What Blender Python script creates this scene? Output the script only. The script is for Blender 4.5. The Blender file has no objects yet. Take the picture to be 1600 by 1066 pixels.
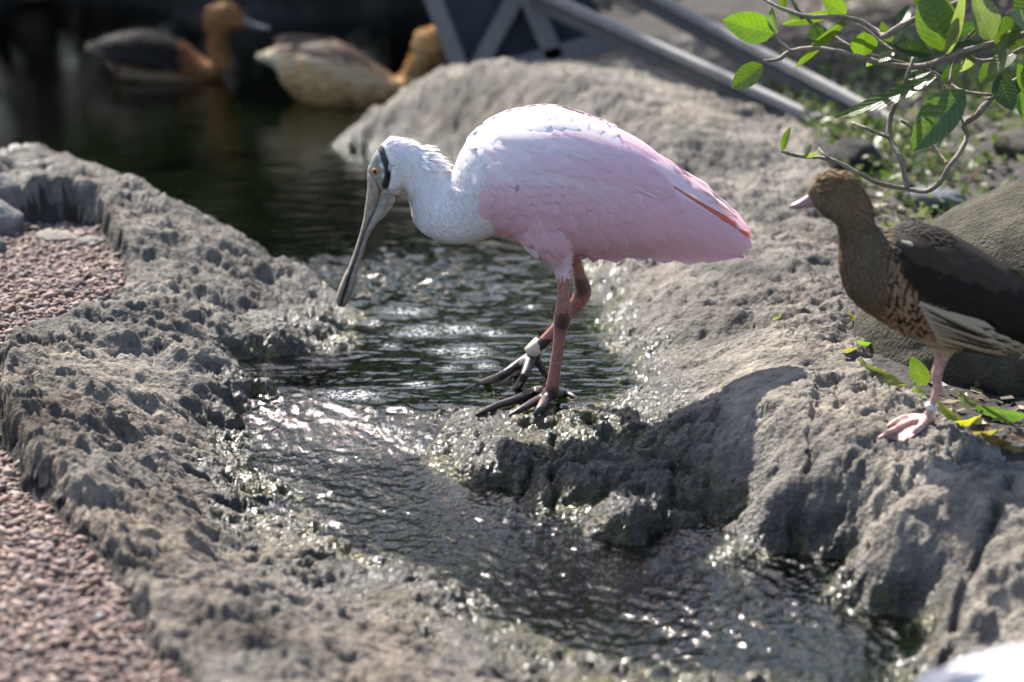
import bpy, bmesh, math, random
import numpy as np
from mathutils import Vector, Matrix
from mathutils.bvhtree import BVHTree

random.seed(7)
RNG = np.random.default_rng(11)
SC = bpy.context.scene
COL = SC.collection

# ------------------------------------------------------------------ camera
FPX = 3840.0                      # focal length in photo pixels (1600 wide)
PITCH = math.radians(14.4)
CAM = np.array([0.0, -3.08, 0.88])
cam_d = bpy.data.cameras.new('camera')
cam_d.sensor_width = 36.0
cam_d.lens = FPX / 1600.0 * 36.0
cam_d.clip_start = 0.05
cam_d.clip_end = 500.0
cam_d.dof.use_dof = True
cam_d.dof.focus_distance = 3.12
cam_d.dof.aperture_fstop = 3.7
cam = bpy.data.objects.new('camera', cam_d)
cam.location = CAM
cam.rotation_euler = (math.pi / 2 - PITCH, 0, 0)
COL.objects.link(cam)
SC.camera = cam

# ------------------------------------------------------------------ light
SUN_EL = math.radians(47)
SUN_AZ = math.radians(-27)        # measured from +Y (behind the bird), towards -X
sdir = Vector((math.sin(SUN_AZ) * math.cos(SUN_EL), math.cos(SUN_AZ) * math.cos(SUN_EL), math.sin(SUN_EL)))
w = bpy.data.worlds.new('World')
SC.world = w
w.use_nodes = True
nt = w.node_tree
nt.nodes.clear()
sky = nt.nodes.new('ShaderNodeTexSky')
sky.sky_type = 'NISHITA'
sky.sun_disc = False
sky.sun_elevation = SUN_EL
sky.sun_rotation = SUN_AZ
sky.air_density = 1.0
sky.dust_density = 2.0
bg = nt.nodes.new('ShaderNodeBackground')
bg.inputs[1].default_value = 0.12
out = nt.nodes.new('ShaderNodeOutputWorld')
nt.links.new(sky.outputs[0], bg.inputs[0])
nt.links.new(bg.outputs[0], out.inputs[0])
sun_d = bpy.data.lights.new('sun', 'SUN')
sun_d.energy = 5.0
sun_d.angle = math.radians(0.53)
sun_d.color = (1.0, 0.95, 0.88)
sun = bpy.data.objects.new('sun', sun_d)
sun.rotation_euler = sdir.to_track_quat('Z', 'Y').to_euler()
sun.location = (0, 0, 6)
COL.objects.link(sun)

SC.view_settings.view_transform = 'Standard'
SC.view_settings.look = 'None'
SC.view_settings.exposure = 1.42
SC.view_settings.gamma = 1.0
SC.view_settings.use_curve_mapping = False
SC.cycles.use_denoising = True
SC.cycles.max_bounces = 6
SC.cycles.transparent_max_bounces = 12
SC.cycles.caustics_reflective = False
SC.cycles.caustics_refractive = False
SC.cycles.sample_clamp_indirect = 4.0

# ------------------------------------------------------------------ pixel -> place helpers
cP, sP = math.cos(PITCH), math.sin(PITCH)
FWD = np.array([0, cP, -sP]); UPV = np.array([0, sP, cP]); RGT = np.array([1.0, 0, 0])

def ray(px, py):
    return FWD + RGT * ((px - 800.0) / FPX) + UPV * ((533.0 - py) / FPX)

def G(px, py, z=0.0):
    """point of the level z seen at a photo pixel"""
    d = ray(px, py)
    return CAM + d * ((z - CAM[2]) / d[2])

def P(px, py, y=0.0):
    """point of the upright plane Y = y seen at a photo pixel"""
    d = ray(px, py)
    return CAM + d * ((y - CAM[1]) / d[1])

def proj(p):
    q = np.asarray(p, float) - CAM
    dz = q @ FWD
    return np.stack([800 + FPX * (q @ RGT) / dz, 533 - FPX * (q @ UPV) / dz], -1)

def sstep(a, b, x):
    t = np.clip((x - a) / (b - a), 0, 1)
    return t * t * (3 - 2 * t)

# ------------------------------------------------------------------ noise
def _hash(ix, iy, seed):
    n = (ix.astype(np.int64) * 374761393 + iy.astype(np.int64) * 668265263 + seed * 974711 * 31) & 0xffffffff
    n = ((n ^ (n >> 13)) * 1274126177) & 0xffffffff
    n = ((n ^ (n >> 15)) * 2246822519) & 0xffffffff
    return ((n ^ (n >> 16)) & 0xffffff) / float(0x1000000)

def perlin(x, y, seed=0):
    ix = np.floor(x); iy = np.floor(y)
    fx = x - ix; fy = y - iy
    u = fx * fx * fx * (fx * (fx * 6 - 15) + 10); v = fy * fy * fy * (fy * (fy * 6 - 15) + 10)
    def g(ox, oy):
        a = _hash(ix + ox, iy + oy, seed) * 2 * math.pi
        return np.cos(a) * (fx - ox) + np.sin(a) * (fy - oy)
    a = g(0, 0); b = g(1, 0); c = g(0, 1); d = g(1, 1)
    return ((a + (b - a) * u) * (1 - v) + (c + (d - c) * u) * v) * 1.5

def fbm(x, y, oct=4, seed=0, gain=0.5, lac=2.03):
    s = np.zeros_like(x); a = 1.0; t = 0
    for k in range(oct):
        s += a * perlin(x, y, seed + k * 17); t += a
        x = x * lac + 3.7; y = y * lac - 1.3; a *= gain
    return s / t

def worley(x, y, seed=0):
    ix = np.floor(x); iy = np.floor(y)
    f1 = np.full_like(x, 9.0); f2 = np.full_like(x, 9.0); cid = np.zeros_like(x)
    for ox in (-1, 0, 1):
        for oy in (-1, 0, 1):
            jx = ix + ox; jy = iy + oy
            px = jx + _hash(jx, jy, seed); py = jy + _hash(jx, jy, seed + 5)
            d = (px - x) ** 2 + (py - y) ** 2
            m = d < f1
            f2 = np.where(m, f1, np.minimum(f2, d))
            cid = np.where(m, _hash(jx, jy, seed + 9), cid)
            f1 = np.where(m, d, f1)
    return np.sqrt(f1), np.sqrt(f2), cid

def in_poly(x, y, poly):
    ins = np.zeros(x.shape, bool)
    n = len(poly)
    for i in range(n):
        x0, y0 = poly[i]; x1, y1 = poly[(i + 1) % n]
        if y0 == y1: continue
        c = ((y0 > y) != (y1 > y)) & (x < (x1 - x0) * (y - y0) / (y1 - y0) + x0)
        ins ^= c
    return ins

def dist_poly(x, y, pts, closed=False):
    d = np.full(x.shape, 1e9)
    n = len(pts)
    for i in range(n if closed else n - 1):
        ax, ay = pts[i]; bx, by = pts[(i + 1) % n]
        vx, vy = bx - ax, by - ay
        t = np.clip(((x - ax) * vx + (y - ay) * vy) / (vx * vx + vy * vy + 1e-12), 0, 1)
        d = np.minimum(d, np.hypot(x - ax - t * vx, y - ay - t * vy))
    return d

# ------------------------------------------------------------------ object helpers
def tag(o, label=None, cat=None, group=None, kind=None):
    if label: o['label'] = label
    if cat: o['category'] = cat
    if group: o['group'] = group
    if kind: o['kind'] = kind
    return o

def empty(name, loc=(0, 0, 0)):
    o = bpy.data.objects.new(name, None)
    o.empty_display_size = 0.05
    o.location = loc
    COL.objects.link(o)
    return o

def make(name, verts, faces, mat=None, parent=None, smooth=True, attrs=None, cols=None, uvs=None):
    """verts in world coordinates; one mesh object, put under its parent without moving"""
    me = bpy.data.meshes.new(name)
    v = np.asarray(verts, np.float32)
    if isinstance(faces, np.ndarray):
        k = faces.shape[1]; nf = len(faces)
        me.vertices.add(len(v)); me.vertices.foreach_set('co', v.ravel())
        me.loops.add(nf * k); me.loops.foreach_set('vertex_index', faces.astype(np.int32).ravel())
        me.polygons.add(nf)
        me.polygons.foreach_set('loop_start', np.arange(0, nf * k, k, dtype=np.int32))
        me.polygons.foreach_set('loop_total', np.full(nf, k, np.int32))
        me.update(calc_edges=True)
    else:
        me.from_pydata([tuple(map(float, p)) for p in v], [], [tuple(map(int, f)) for f in faces])
        me.update()
    if smooth:
        me.polygons.foreach_set('use_smooth', np.ones(len(me.polygons), bool))
    for k, a in (attrs or {}).items():
        at = me.attributes.new(k, 'FLOAT', 'POINT')
        at.data.foreach_set('value', np.asarray(a, np.float32))
    if cols is not None:
        at = me.attributes.new('Col', 'FLOAT_COLOR', 'POINT')
        c = np.asarray(cols, np.float32)
        if c.ndim == 1: c = np.tile(c, (len(v), 1))
        if c.shape[1] == 3: c = np.concatenate([c, np.ones((len(c), 1), np.float32)], 1)
        at.data.foreach_set('color', c.ravel())
    if uvs is not None:
        at = me.attributes.new('fuv', 'FLOAT_VECTOR', 'POINT')
        u = np.asarray(uvs, np.float32)
        u = np.concatenate([u, np.zeros((len(u), 1), np.float32)], 1)
        at.data.foreach_set('vector', u.ravel())
    o = bpy.data.objects.new(name, me)
    if mat: me.materials.append(mat)
    COL.objects.link(o)
    if parent is not None: adopt(o, parent)
    return o

def world_of(o):
    m = o.matrix_basis.copy()
    while o.parent:
        m = o.parent.matrix_basis @ o.matrix_parent_inverse @ m if False else o.parent.matrix_basis @ m
        o = o.parent
    return m

def adopt(o, parent):
    o.parent = parent
    o.matrix_basis = world_of(parent).inverted() @ o.matrix_basis

def catmull(pts, n):
    p = np.asarray(pts, float)
    p = np.vstack([2 * p[0] - p[1], p, 2 * p[-1] - p[-2]])
    out = []
    for i in range(1, len(p) - 2):
        t = np.linspace(0, 1, n, endpoint=False)[:, None]
        a, b, c, d = p[i - 1], p[i], p[i + 1], p[i + 2]
        out.append(0.5 * (2 * b + (c - a) * t + (2 * a - 5 * b + 4 * c - d) * t ** 2 + (3 * b - 3 * c + d - a) * t ** 3))
    out.append(p[-2:-1])
    return np.vstack(out)

def ring_faces(nr, n, cap=True, off=0):
    f = []
    for i in range(nr - 1):
        for j in range(n):
            k = (j + 1) % n
            f.append((off + i * n + j, off + i * n + k, off + (i + 1) * n + k, off + (i + 1) * n + j))
    if cap:
        f.append(tuple(off + j for j in range(n))[::-1])
        f.append(tuple(off + (nr - 1) * n + j for j in range(n)))
    return f

def tube(pts, rad, n=10, sub=4, flat=None):
    """tapered tube through points; returns verts, faces"""
    data = np.hstack([np.asarray(pts, float), np.asarray(rad, float)[:, None]])
    if sub > 1 and len(pts) > 1: data = catmull(data, sub)
    c = data[:, :3]; r = np.maximum(data[:, 3], 1e-4)
    t = np.gradient(c, axis=0); t /= np.linalg.norm(t, axis=1)[:, None] + 1e-9
    up = np.array([0.13, 0.98, 0.1])
    V = []
    for i in range(len(c)):
        a = np.cross(t[i], up); a /= np.linalg.norm(a) + 1e-9
        b = np.cross(a, t[i])
        for j in range(n):
            th = 2 * math.pi * j / n
            V.append(c[i] + r[i] * (math.cos(th) * a + math.sin(th) * b))
    return np.array(V), ring_faces(len(c), n)

def box(c, sx, sy, sz, rot=None, bev=0.0):
    bm = bmesh.new()
    bmesh.ops.create_cube(bm, size=1.0)
    for v in bm.verts: v.co = Vector((v.co.x * sx, v.co.y * sy, v.co.z * sz))
    if bev: bmesh.ops.bevel(bm, geom=bm.edges[:], offset=bev, segments=2, affect='EDGES')
    M = rot.to_4x4() if rot else Matrix.Identity(4)
    vs = [np.array(M @ v.co) + np.array(c) for v in bm.verts]
    fs = [tuple(v.index for v in f.verts) for f in bm.faces]
    bm.free()
    return np.array(vs), fs

def beam(p0, p1, wid, thick, side=(0, 1, 0), bev=0.002):
    p0 = Vector(p0); p1 = Vector(p1)
    d = (p1 - p0); L = d.length; d.normalize()
    s = Vector(side); s = (s - d * s.dot(d)).normalized(); u = d.cross(s)
    R = Matrix((d, s, u)).transposed()
    return box((p0 + p1) / 2, L, thick, wid, R, bev)

def merge(parts):
    V = []; F = []; o = 0
    for v, f in parts:
        V.append(np.asarray(v)); F += [tuple(i + o for i in q) for q in f]; o += len(v)
    return np.vstack(V), F

# ------------------------------------------------------------------ materials
MATS = {}
class NT:
    def __init__(self, name):
        self.m = bpy.data.materials.new(name); self.m.use_nodes = True
        self.t = self.m.node_tree; self.t.nodes.clear()
        self.out = self.n('ShaderNodeOutputMaterial')
        MATS[name] = self.m
    def n(self, ty, **kw):
        nd = self.t.nodes.new(ty)
        for k, v in kw.items(): setattr(nd, k, v)
        return nd
    def l(self, a, b): self.t.links.new(a, b)
    def set(self, sock, v):
        if isinstance(v, bpy.types.NodeSocket): self.l(v, sock)
        elif v is not None:
            if sock.type == 'RGBA' and len(v) == 3: v = (*v, 1)
            sock.default_value = v
    def attr(self, name, what='Fac'):
        return self.n('ShaderNodeAttribute', attribute_name=name).outputs[what]
    def noise(self, scale, detail=4, rough=0.55, vec=None, dist=0.0):
        nd = self.n('ShaderNodeTexNoise'); nd.inputs['Scale'].default_value = scale
        nd.inputs['Detail'].default_value = detail; nd.inputs['Roughness'].default_value = rough
        nd.inputs['Distortion'].default_value = dist
        if vec is not None: self.l(vec, nd.inputs['Vector'])
        return nd.outputs['Fac']
    def pos(self): return self.n('ShaderNodeNewGeometry').outputs['Position']
    def obj(self): return self.n('ShaderNodeTexCoord').outputs['Object']
    def mapping(self, vec, scale=(1, 1, 1), rot=(0, 0, 0)):
        nd = self.n('ShaderNodeMapping'); self.l(vec, nd.inputs[0])
        nd.inputs['Scale'].default_value = scale; nd.inputs['Rotation'].default_value = rot
        return nd.outputs[0]
    def ramp(self, fac, stops):
        nd = self.n('ShaderNodeValToRGB'); self.l(fac, nd.inputs[0])
        el = nd.color_ramp.elements
        while len(el) < len(stops): el.new(0.5)
        for e, (p, c) in zip(el, stops):
            e.position = p; e.color = (*c, 1) if len(c) == 3 else c
        return nd.outputs[0]
    def mixc(self, fac, a, b, mode='MIX'):
        nd = self.n('ShaderNodeMix', data_type='RGBA', blend_type=mode)
        self.set(nd.inputs[0], fac); self.set(nd.inputs[6], a); self.set(nd.inputs[7], b)
        return nd.outputs[2]
    def math(self, op, a, b=None, clamp=False):
        nd = self.n('ShaderNodeMath', operation=op, use_clamp=clamp)
        self.set(nd.inputs[0], a)
        if b is not None: self.set(nd.inputs[1], b)
        return nd.outputs[0]
    def bump(self, h, strength=0.3, dist=0.01, normal=None):
        nd = self.n('ShaderNodeBump'); nd.inputs['Strength'].default_value = strength
        nd.inputs['Distance'].default_value = dist; self.l(h, nd.inputs['Height'])
        if normal is not None: self.l(normal, nd.inputs['Normal'])
        return nd.outputs[0]
    def bsdf(self, color, rough=0.6, normal=None, **kw):
        b = self.n('ShaderNodeBsdfPrincipled')
        self.set(b.inputs['Base Color'], color); self.set(b.inputs['Roughness'], rough)
        if normal is not None: self.l(normal, b.inputs['Normal'])
        for k, v in kw.items(): self.set(b.inputs[k.replace('_', ' ')], v)
        return b.outputs[0]
    def done(self, sh):
        self.l(sh, self.out.inputs[0]); return self.m

def mat_rock():
    t = NT('pitted_rock'); p = t.pos()
    n1 = t.noise(5, 5, 0.6, p); n2 = t.noise(38, 6, 0.65, p); n3 = t.noise(220, 4, 0.7, p)
    c = t.ramp(n1, [(0.30, (0.076, 0.073, 0.068)), (0.5, (0.150, 0.142, 0.130)), (0.72, (0.255, 0.238, 0.211))])
    c2 = t.ramp(n2, [(0.3, (0.40, 0.39, 0.38)), (0.5, (0.9, 0.88, 0.86)), (0.72, (1.45, 1.4, 1.3))])
    c = t.mixc(0.85, c, c2, 'MULTIPLY')
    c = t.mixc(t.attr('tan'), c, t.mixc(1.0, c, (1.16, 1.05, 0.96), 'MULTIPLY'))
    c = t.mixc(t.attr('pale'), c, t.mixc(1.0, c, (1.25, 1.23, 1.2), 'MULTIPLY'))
    c3 = t.ramp(n3, [(0.3, (0.45, 0.44, 0.43)), (0.7, (1.35, 1.34, 1.32))])
    c = t.mixc(0.55, c, c3, 'MULTIPLY')
    alg = t.math('MULTIPLY', t.attr('algae'), t.ramp(t.noise(26, 5, 0.6, p), [(0.40, (0, 0, 0)), (0.62, (.8, .8, .8))]))
    ac = t.ramp(t.noise(60, 3, 0.5, p), [(0.35, (0.02, 0.026, 0.007)), (0.55, (0.075, 0.07, 0.018)), (0.75, (0.16, 0.12, 0.035))])
    bedc = t.ramp(t.noise(30, 5, 0.65, p), [(0.35, (0.012, 0.026, 0.004)), (0.55, (0.045, 0.10, 0.014)), (0.75, (0.13, 0.20, 0.035))])
    bedc = t.mixc(t.attr('deep_dark'), bedc, (0.0035, 0.004, 0.0022))  # near-black bed colour imitates the dimness of deep water
    c = t.mixc(t.attr('bed'), c, bedc)
    wet = t.attr('wet')
    c = t.mixc(wet, c, t.mixc(1.0, c, (0.24, 0.235, 0.23), 'MULTIPLY'))
    c = t.mixc(t.math('MULTIPLY', alg, t.math('SUBTRACT', 1.0, t.attr('bed'))), c, ac)
    rough = t.math('SUBTRACT', 0.9, t.math('MULTIPLY', wet, t.math('SUBTRACT', 0.80, t.math('MULTIPLY', t.noise(9, 3, 0.5, p), 0.18))))
    h = t.math('ADD', t.math('MULTIPLY', t.noise(150, 5, 0.7, p), 1.0), t.math('MULTIPLY', t.noise(520, 3, 0.6, p), 0.35))
    vo = t.n('ShaderNodeTexVoronoi'); vo.inputs['Scale'].default_value = 150; t.l(p, vo.inputs['Vector'])
    h = t.math('ADD', h, t.math('MULTIPLY', vo.outputs['Distance'], 0.7))
    nrm = t.bump(h, 0.75, 0.006)
    return t.done(t.bsdf(c, rough, nrm, Specular_IOR_Level=t.math('MULTIPLY', t.math('ADD', 0.08, t.math('MULTIPLY', wet, 0.26)), t.math('SUBTRACT', 1.0, t.attr('bed')))))

def mat_soil():
    t = NT('soil'); p = t.pos()
    c = t.ramp(t.noise(14, 6, 0.65, p), [(0.3, (0.013, 0.011, 0.009)), (0.5, (0.033, 0.027, 0.022)), (0.75, (0.075, 0.062, 0.05))])
    return t.done(t.bsdf(c, 0.9, t.bump(t.noise(60, 5, 0.7, p), 0.8, 0.02)))

def mat_water():
    t = NT('stream_water'); p = t.pos()
    fine = t.math('MULTIPLY', t.attr('chop'), t.noise(170, 3, 0.55, t.mapping(p, (1, 0.55, 1), (0, 0, math.radians(-35)))))
    nrm = t.bump(fine, 0.5, 0.003)
    fr = t.n('ShaderNodeFresnel'); fr.inputs[0].default_value = 1.33; t.l(nrm, fr.inputs['Normal'])
    tr = t.n('ShaderNodeBsdfTransparent'); tr.inputs[0].default_value = (0.55, 0.62, 0.50, 1)
    gl = t.n('ShaderNodeBsdfGlossy'); gl.inputs['Roughness'].default_value = 0.035
    gl.inputs['Color'].default_value = (1, 1, 1, 1); t.l(nrm, gl.inputs['Normal'])
    mx = t.n('ShaderNodeMixShader'); t.l(fr.outputs[0], mx.inputs[0]); t.l(tr.outputs[0], mx.inputs[1]); t.l(gl.outputs[0], mx.inputs[2])
    foam = t.n('ShaderNodeBsdfPrincipled'); foam.inputs['Base Color'].default_value = (0.75, 0.77, 0.78, 1); foam.inputs['Roughness'].default_value = 0.35
    fm = t.math('MULTIPLY', t.attr('foam'), t.ramp(t.noise(150, 5, 0.7, p, 0.8), [(0.49, (0, 0, 0)), (0.56, (1, 1, 1))]))
    m2 = t.n('ShaderNodeMixShader'); t.l(fm, m2.inputs[0]); t.l(mx.outputs[0], m2.inputs[1]); t.l(foam.outputs[0], m2.inputs[2])
    return t.done(m2.outputs[0])

def mat_col(name, rough=0.6, bump_scale=None, bump_str=0.3, bump_dist=0.002, var=0.25, var_scale=60, transl=0.0, spec=0.4, **kw):
    """base colour from the Col attribute with procedural variation"""
    t = NT(name); p = t.obj()
    c = t.attr('Col', 'Color')
    v = t.ramp(t.noise(var_scale, 4, 0.6, p), [(0.25, (1 - var,) * 3), (0.75, (1 + var,) * 3)])
    c = t.mixc(1.0, c, v, 'MULTIPLY')
    nrm = t.bump(t.noise(bump_scale, 4, 0.6, p), bump_str, bump_dist) if bump_scale else None
    s = t.bsdf(c, rough, nrm, Specular_IOR_Level=spec, **kw)
    if transl:
        tl = t.n('ShaderNodeBsdfTranslucent'); t.l(c, tl.inputs[0])
        mx = t.n('ShaderNodeMixShader'); mx.inputs[0].default_value = transl
        t.l(s, mx.inputs[1]); t.l(tl.outputs[0], mx.inputs[2]); s = mx.outputs[0]
    return t.done(s)

def mat_feather():
    t = NT('feather')
    uv = t.attr('fuv', 'Vector')
    sx = t.n('ShaderNodeSeparateXYZ'); t.l(uv, sx.inputs[0])
    au = t.math('ABSOLUTE', sx.outputs[0])
    bar = t.math('ADD', t.math('MULTIPLY', sx.outputs[1], 1.0), t.math('MULTIPLY', au, -0.45))
    cmb = t.n('ShaderNodeCombineXYZ'); t.l(t.math('MULTIPLY', bar, 60.0), cmb.inputs[0]); t.l(t.math('MULTIPLY', sx.outputs[0], 2.0), cmb.inputs[1])
    barb = t.noise(1.0, 3, 0.6, cmb.outputs[0])
    c = t.attr('Col', 'Color')
    v = t.ramp(barb, [(0.25, (0.86, 0.84, 0.85)), (0.75, (1.1, 1.1, 1.1))])
    c = t.mixc(1.0, c, v, 'MULTIPLY')
    rach = t.ramp(au, [(0.0, (1, 1, 1)), (0.07, (0, 0, 0))])
    c = t.mixc(t.math('MULTIPLY', rach, 0.5), c, t.mixc(1.0, c, (1.18, 1.15, 1.15), 'MULTIPLY'))
    nrm = t.bump(barb, 0.35, 0.0012)
    s = t.bsdf(c, 0.62, nrm, Specular_IOR_Level=0.15)
    tl = t.n('ShaderNodeBsdfTranslucent'); t.l(c, tl.inputs[0])
    mx = t.n('ShaderNodeMixShader'); mx.inputs[0].default_value = 0.22
    t.l(s, mx.inputs[1]); t.l(tl.outputs[0], mx.inputs[2])
    return t.done(mx.outputs[0])

def mat_leaf(name, transl, rough):
    t = NT(name)
    uv = t.attr('fuv', 'Vector')
    sx = t.n('ShaderNodeSeparateXYZ'); t.l(uv, sx.inputs[0])
    au = t.math('ABSOLUTE', sx.outputs[0])
    vein = t.n('ShaderNodeMath', operation='SINE'); t.l(t.math('MULTIPLY', t.math('SUBTRACT', sx.outputs[1], t.math('MULTIPLY', au, 0.22)), 58.0), vein.inputs[0])
    vn = t.ramp(vein.outputs[0], [(0.0, (0, 0, 0)), (0.85, (0, 0, 0)), (1.0, (1, 1, 1))])
    mid = t.ramp(au, [(0.0, (1, 1, 1)), (0.06, (0, 0, 0))])
    c = t.attr('Col', 'Color')
    c = t.mixc(1.0, c, t.ramp(t.noise(45, 4, 0.6, t.obj()), [(0.3, (0.75, 0.78, 0.7)), (0.7, (1.2, 1.15, 1.1))]), 'MULTIPLY')
    c = t.mixc(t.math('MULTIPLY', t.math('MAXIMUM', vn, mid), 0.22), c, (0.30, 0.36, 0.12))
    c = t.mixc(t.ramp(t.noise(95, 3, 0.6, t.pos()), [(0.66, (0, 0, 0)), (0.72, (.8, .8, .8))]), c, (0.10, 0.075, 0.02))
    nrm = t.bump(t.math('ADD', t.math('MULTIPLY', vein.outputs[0], 0.4), mid), 0.35, 0.0012)
    s = t.bsdf(c, rough, nrm, Specular_IOR_Level=0.5)
    tl = t.n('ShaderNodeBsdfTranslucent'); t.l(t.mixc(1.0, c, (1.35, 1.5, 0.5), 'MULTIPLY'), tl.inputs[0])
    mx = t.n('ShaderNodeMixShader'); mx.inputs[0].default_value = transl
    t.l(s, mx.inputs[1]); t.l(tl.outputs[0], mx.inputs[2])
    return t.done(mx.outputs[0])

M_ROCK = mat_rock(); M_SOIL = mat_soil(); M_WATER = mat_water()
M_PEBBLE = mat_col('pebble', 0.75, 260, 0.3, 0.001, 0.25, 150)
M_FEATHER = mat_feather()
M_PLUME = mat_col('plumage', 0.7, 420, 0.35, 0.0012, 0.10, 180, transl=0.12, spec=0.12)
M_SKIN = mat_col('bare_skin', 0.42, 480, 0.55, 0.0012, 0.3, 210, spec=0.5)
M_BILL = mat_col('bill_horn', 0.38, 160, 0.25, 0.0008, 0.22, 90, spec=0.5)
M_EYE = mat_col('eye', 0.08, None, var=0.1, spec=0.6)
M_LEAF = mat_leaf('leaf_green', 0.45, 0.32)
M_FOL = mat_col('foliage', 0.5, None, var=0.3, var_scale=4, transl=0.3)
M_BARK = mat_col('bark', 0.85, 140, 0.8, 0.003, 0.35, 120)
M_WOOD = mat_col('weathered_timber', 0.8, 90, 0.4, 0.002, 0.2, 40)
M_STONE = mat_col('smooth_stone', 0.9, 170, 1.0, 0.008, 0.55, 30, spec=.15)
M_BAND = mat_col('leg_band', 0.45, None, var=0.12, var_scale=200)

# ================================================================== terrain
LA = G(420, 590, 0)[:2]; LB = G(900, 655, 0)[:2]
_ld = (LB - LA) / np.linalg.norm(LB - LA)
LN = np.array([_ld[1], -_ld[0]])
if LN[1] > 0: LN = -LN

def water_z(x, y):
    """stream surface without ripples: level pool, lip, sloping stream"""
    s = (x - LA[0]) * LN[0] + (y - LA[1]) * LN[1]
    return -0.023 * sstep(0.0, 0.21, s) - 0.060 * np.clip(s - 0.06, 0, 1.5)

T = [
 # pool bed
 (620,560,-.04),(700,500,-.06),(800,560,-.045),(680,430,-.08),(800,450,-.08),(500,330,-.10),(650,350,-.10),(400,260,-.12),
 (250,180,-.15),(450,180,-.15),(100,120,-.2),(300,60,-.2),(560,130,-.15),(600,60,-.12),(740,610,-.014),(800,615,-.012),(880,590,-.03),(940,590,-.012),
 # lip
 (470,595,-.035),(520,605,-.045),(560,625,-.05),(600,640,-.05),(600,655,-.03),(645,658,-.006),(700,655,.006),(760,652,.008),(680,688,-.004),(740,700,-.004),(625,695,-.055),(690,728,None),(560,655,-.07),(470,640,-.065),(620,680,-.075),(520,680,-.08),(760,640,-.003),(840,640,.008),(862,630,.016),(900,630,.010),(960,635,.012),(1000,620,.02),
 # stream bed
 (450,680,-.08),(560,710,-.085),(650,760,-.09),(560,790,-.09),(760,860,-.095),(900,930,-.105),(1050,960,-.115),(1250,1020,-.125),(1100,1010,-.12),
 # weir face
 (800,690,.0),(900,690,.0),(1000,690,.008),(760,740,'.014'),(830,760,'.018'),(930,770,'.024'),(1020,770,'.036'),(810,800,None),(910,838,None),(1085,872,None),(1000,835,'.012'),(790,828,'-.03'),(890,868,'-.03'),
 # left bank, water line
 (575,500,0),(545,545,0),(510,590,0.0),(430,608,-.003),(385,645,None),(385,690,None),(430,740,None),(490,790,None),(570,850,None),(655,892,None),(740,930,None),(860,985,None),(1060,1050,None),
 # left bank, body
 (520,470,.022),(480,425,.05),(400,390,.075),(330,340,.10),(250,300,.115),(130,255,.12),(0,245,.13),(-150,240,.13),
 (420,480,.036),(300,430,.08),(450,540,.010),(350,560,.026),(250,540,.055),(200,620,.05),(300,650,.014),(400,600,.002),(100,600,.078),(60,680,.075),(200,740,.045),
 (330,720,-.008),(330,800,-.012),(430,860,-.02),(260,860,.035),(400,950,.015),(600,960,-.03),(560,1040,-.005),(420,1040,.025),(750,1040,-.025),(900,1070,-.05),(700,1100,0.0),
 (100,480,.085),(-100,560,.09),(-200,700,.08),(0,900,.06),(200,1000,.04),(100,330,.12),(0,340,.115),
 # right bank, water line
 (1005,600,.0),(975,560,0),(945,520,0),(925,470,0),(915,430,0),(900,395,0),(850,350,0),(760,300,0),(700,270,0),(600,238,0),(530,218,0),
 # right bank
 (560,200,.04),(700,120,.15),(620,160,.09),(900,100,.20),(1000,122,.18),(1100,165,.16),(1150,195,.15),(800,200,.11),(1000,200,.16),(1000,280,.11),(1150,280,.12),(1200,350,.1),
 (1050,420,.06),(1000,450,.04),(1000,520,.025),(1100,500,.06),(1200,450,.085),(1300,420,.09),(1060,570,.035),(1150,560,.07),(1250,560,.085),(1100,620,.045),
 (1200,640,.075),(1300,600,.088),(1330,540,.08),(1440,680,.075),(1300,720,.055),(1200,760,.022),(1120,700,.024),(1150,820,-.035),(1165,908,None),(1300,900,-.024),
 (1400,820,.04),(1550,750,.07),(1600,700,.07),(1600,850,.05),(1500,900,.03),(1400,960,-.042),(1450,1010,-.05),(1550,1000,-.01),(1370,1042,None),(1650,950,.04),(1800,800,.07),
 (1500,620,.065),(1600,600,.065),(1700,500,.08),(1400,400,.08),(1500,300,.11),(1300,250,.12),(1400,200,.14),(1600,200,.16),(1600,80,.2),(1250,100,.17),
]
def shore(a, b, dz=0.0):
    z = 0.0
    for _ in range(12):
        p = G(a, b, z); z = float(water_z(p[0], p[1])) + dz
    return z
T = [(a, b, shore(a, b) if z is None else shore(a, b, float(z)) if isinstance(z, str) else z) for a, b, z in T]
ctrl = [tuple(G(a, b, z)[:2]) + (z,) for a, b, z in T]
ctrl += [(-.45,.98,-.05),(-.72,1.42,-.06),(-.9,1.55,-.06),(-1.4,1.6,-.05),(-.22,.66,-.05),(0,2.5,.0),(.3,2.4,.06),(.1,2.12,.11),(.35,2.08,.11),(-.12,2.3,.04),(.52,1.9,.12),(-.3,2.5,-.08),
         (-2,4.6,.25),(-.7,4.3,.2),(0,3.7,.15),(.6,3.4,.2),(1.5,3.2,.25),(2.5,2,.22),(-3,2.5,-.1),(-2,3,-.15),(-1,3.3,-.2),(-2.5,1,.14),(-2,0,.1),(-1.5,-1,.05),
         (0,-1.6,-.1),(.6,-1.6,-.06),(1.5,-1,.06),(2.2,0,.12),(.45,-1.2,-.11),(.05,-1.3,-.05)]
ctrl = np.array(ctrl)
def _k(r2): return 0.5 * r2 * np.log(r2 + 1e-12)
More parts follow.
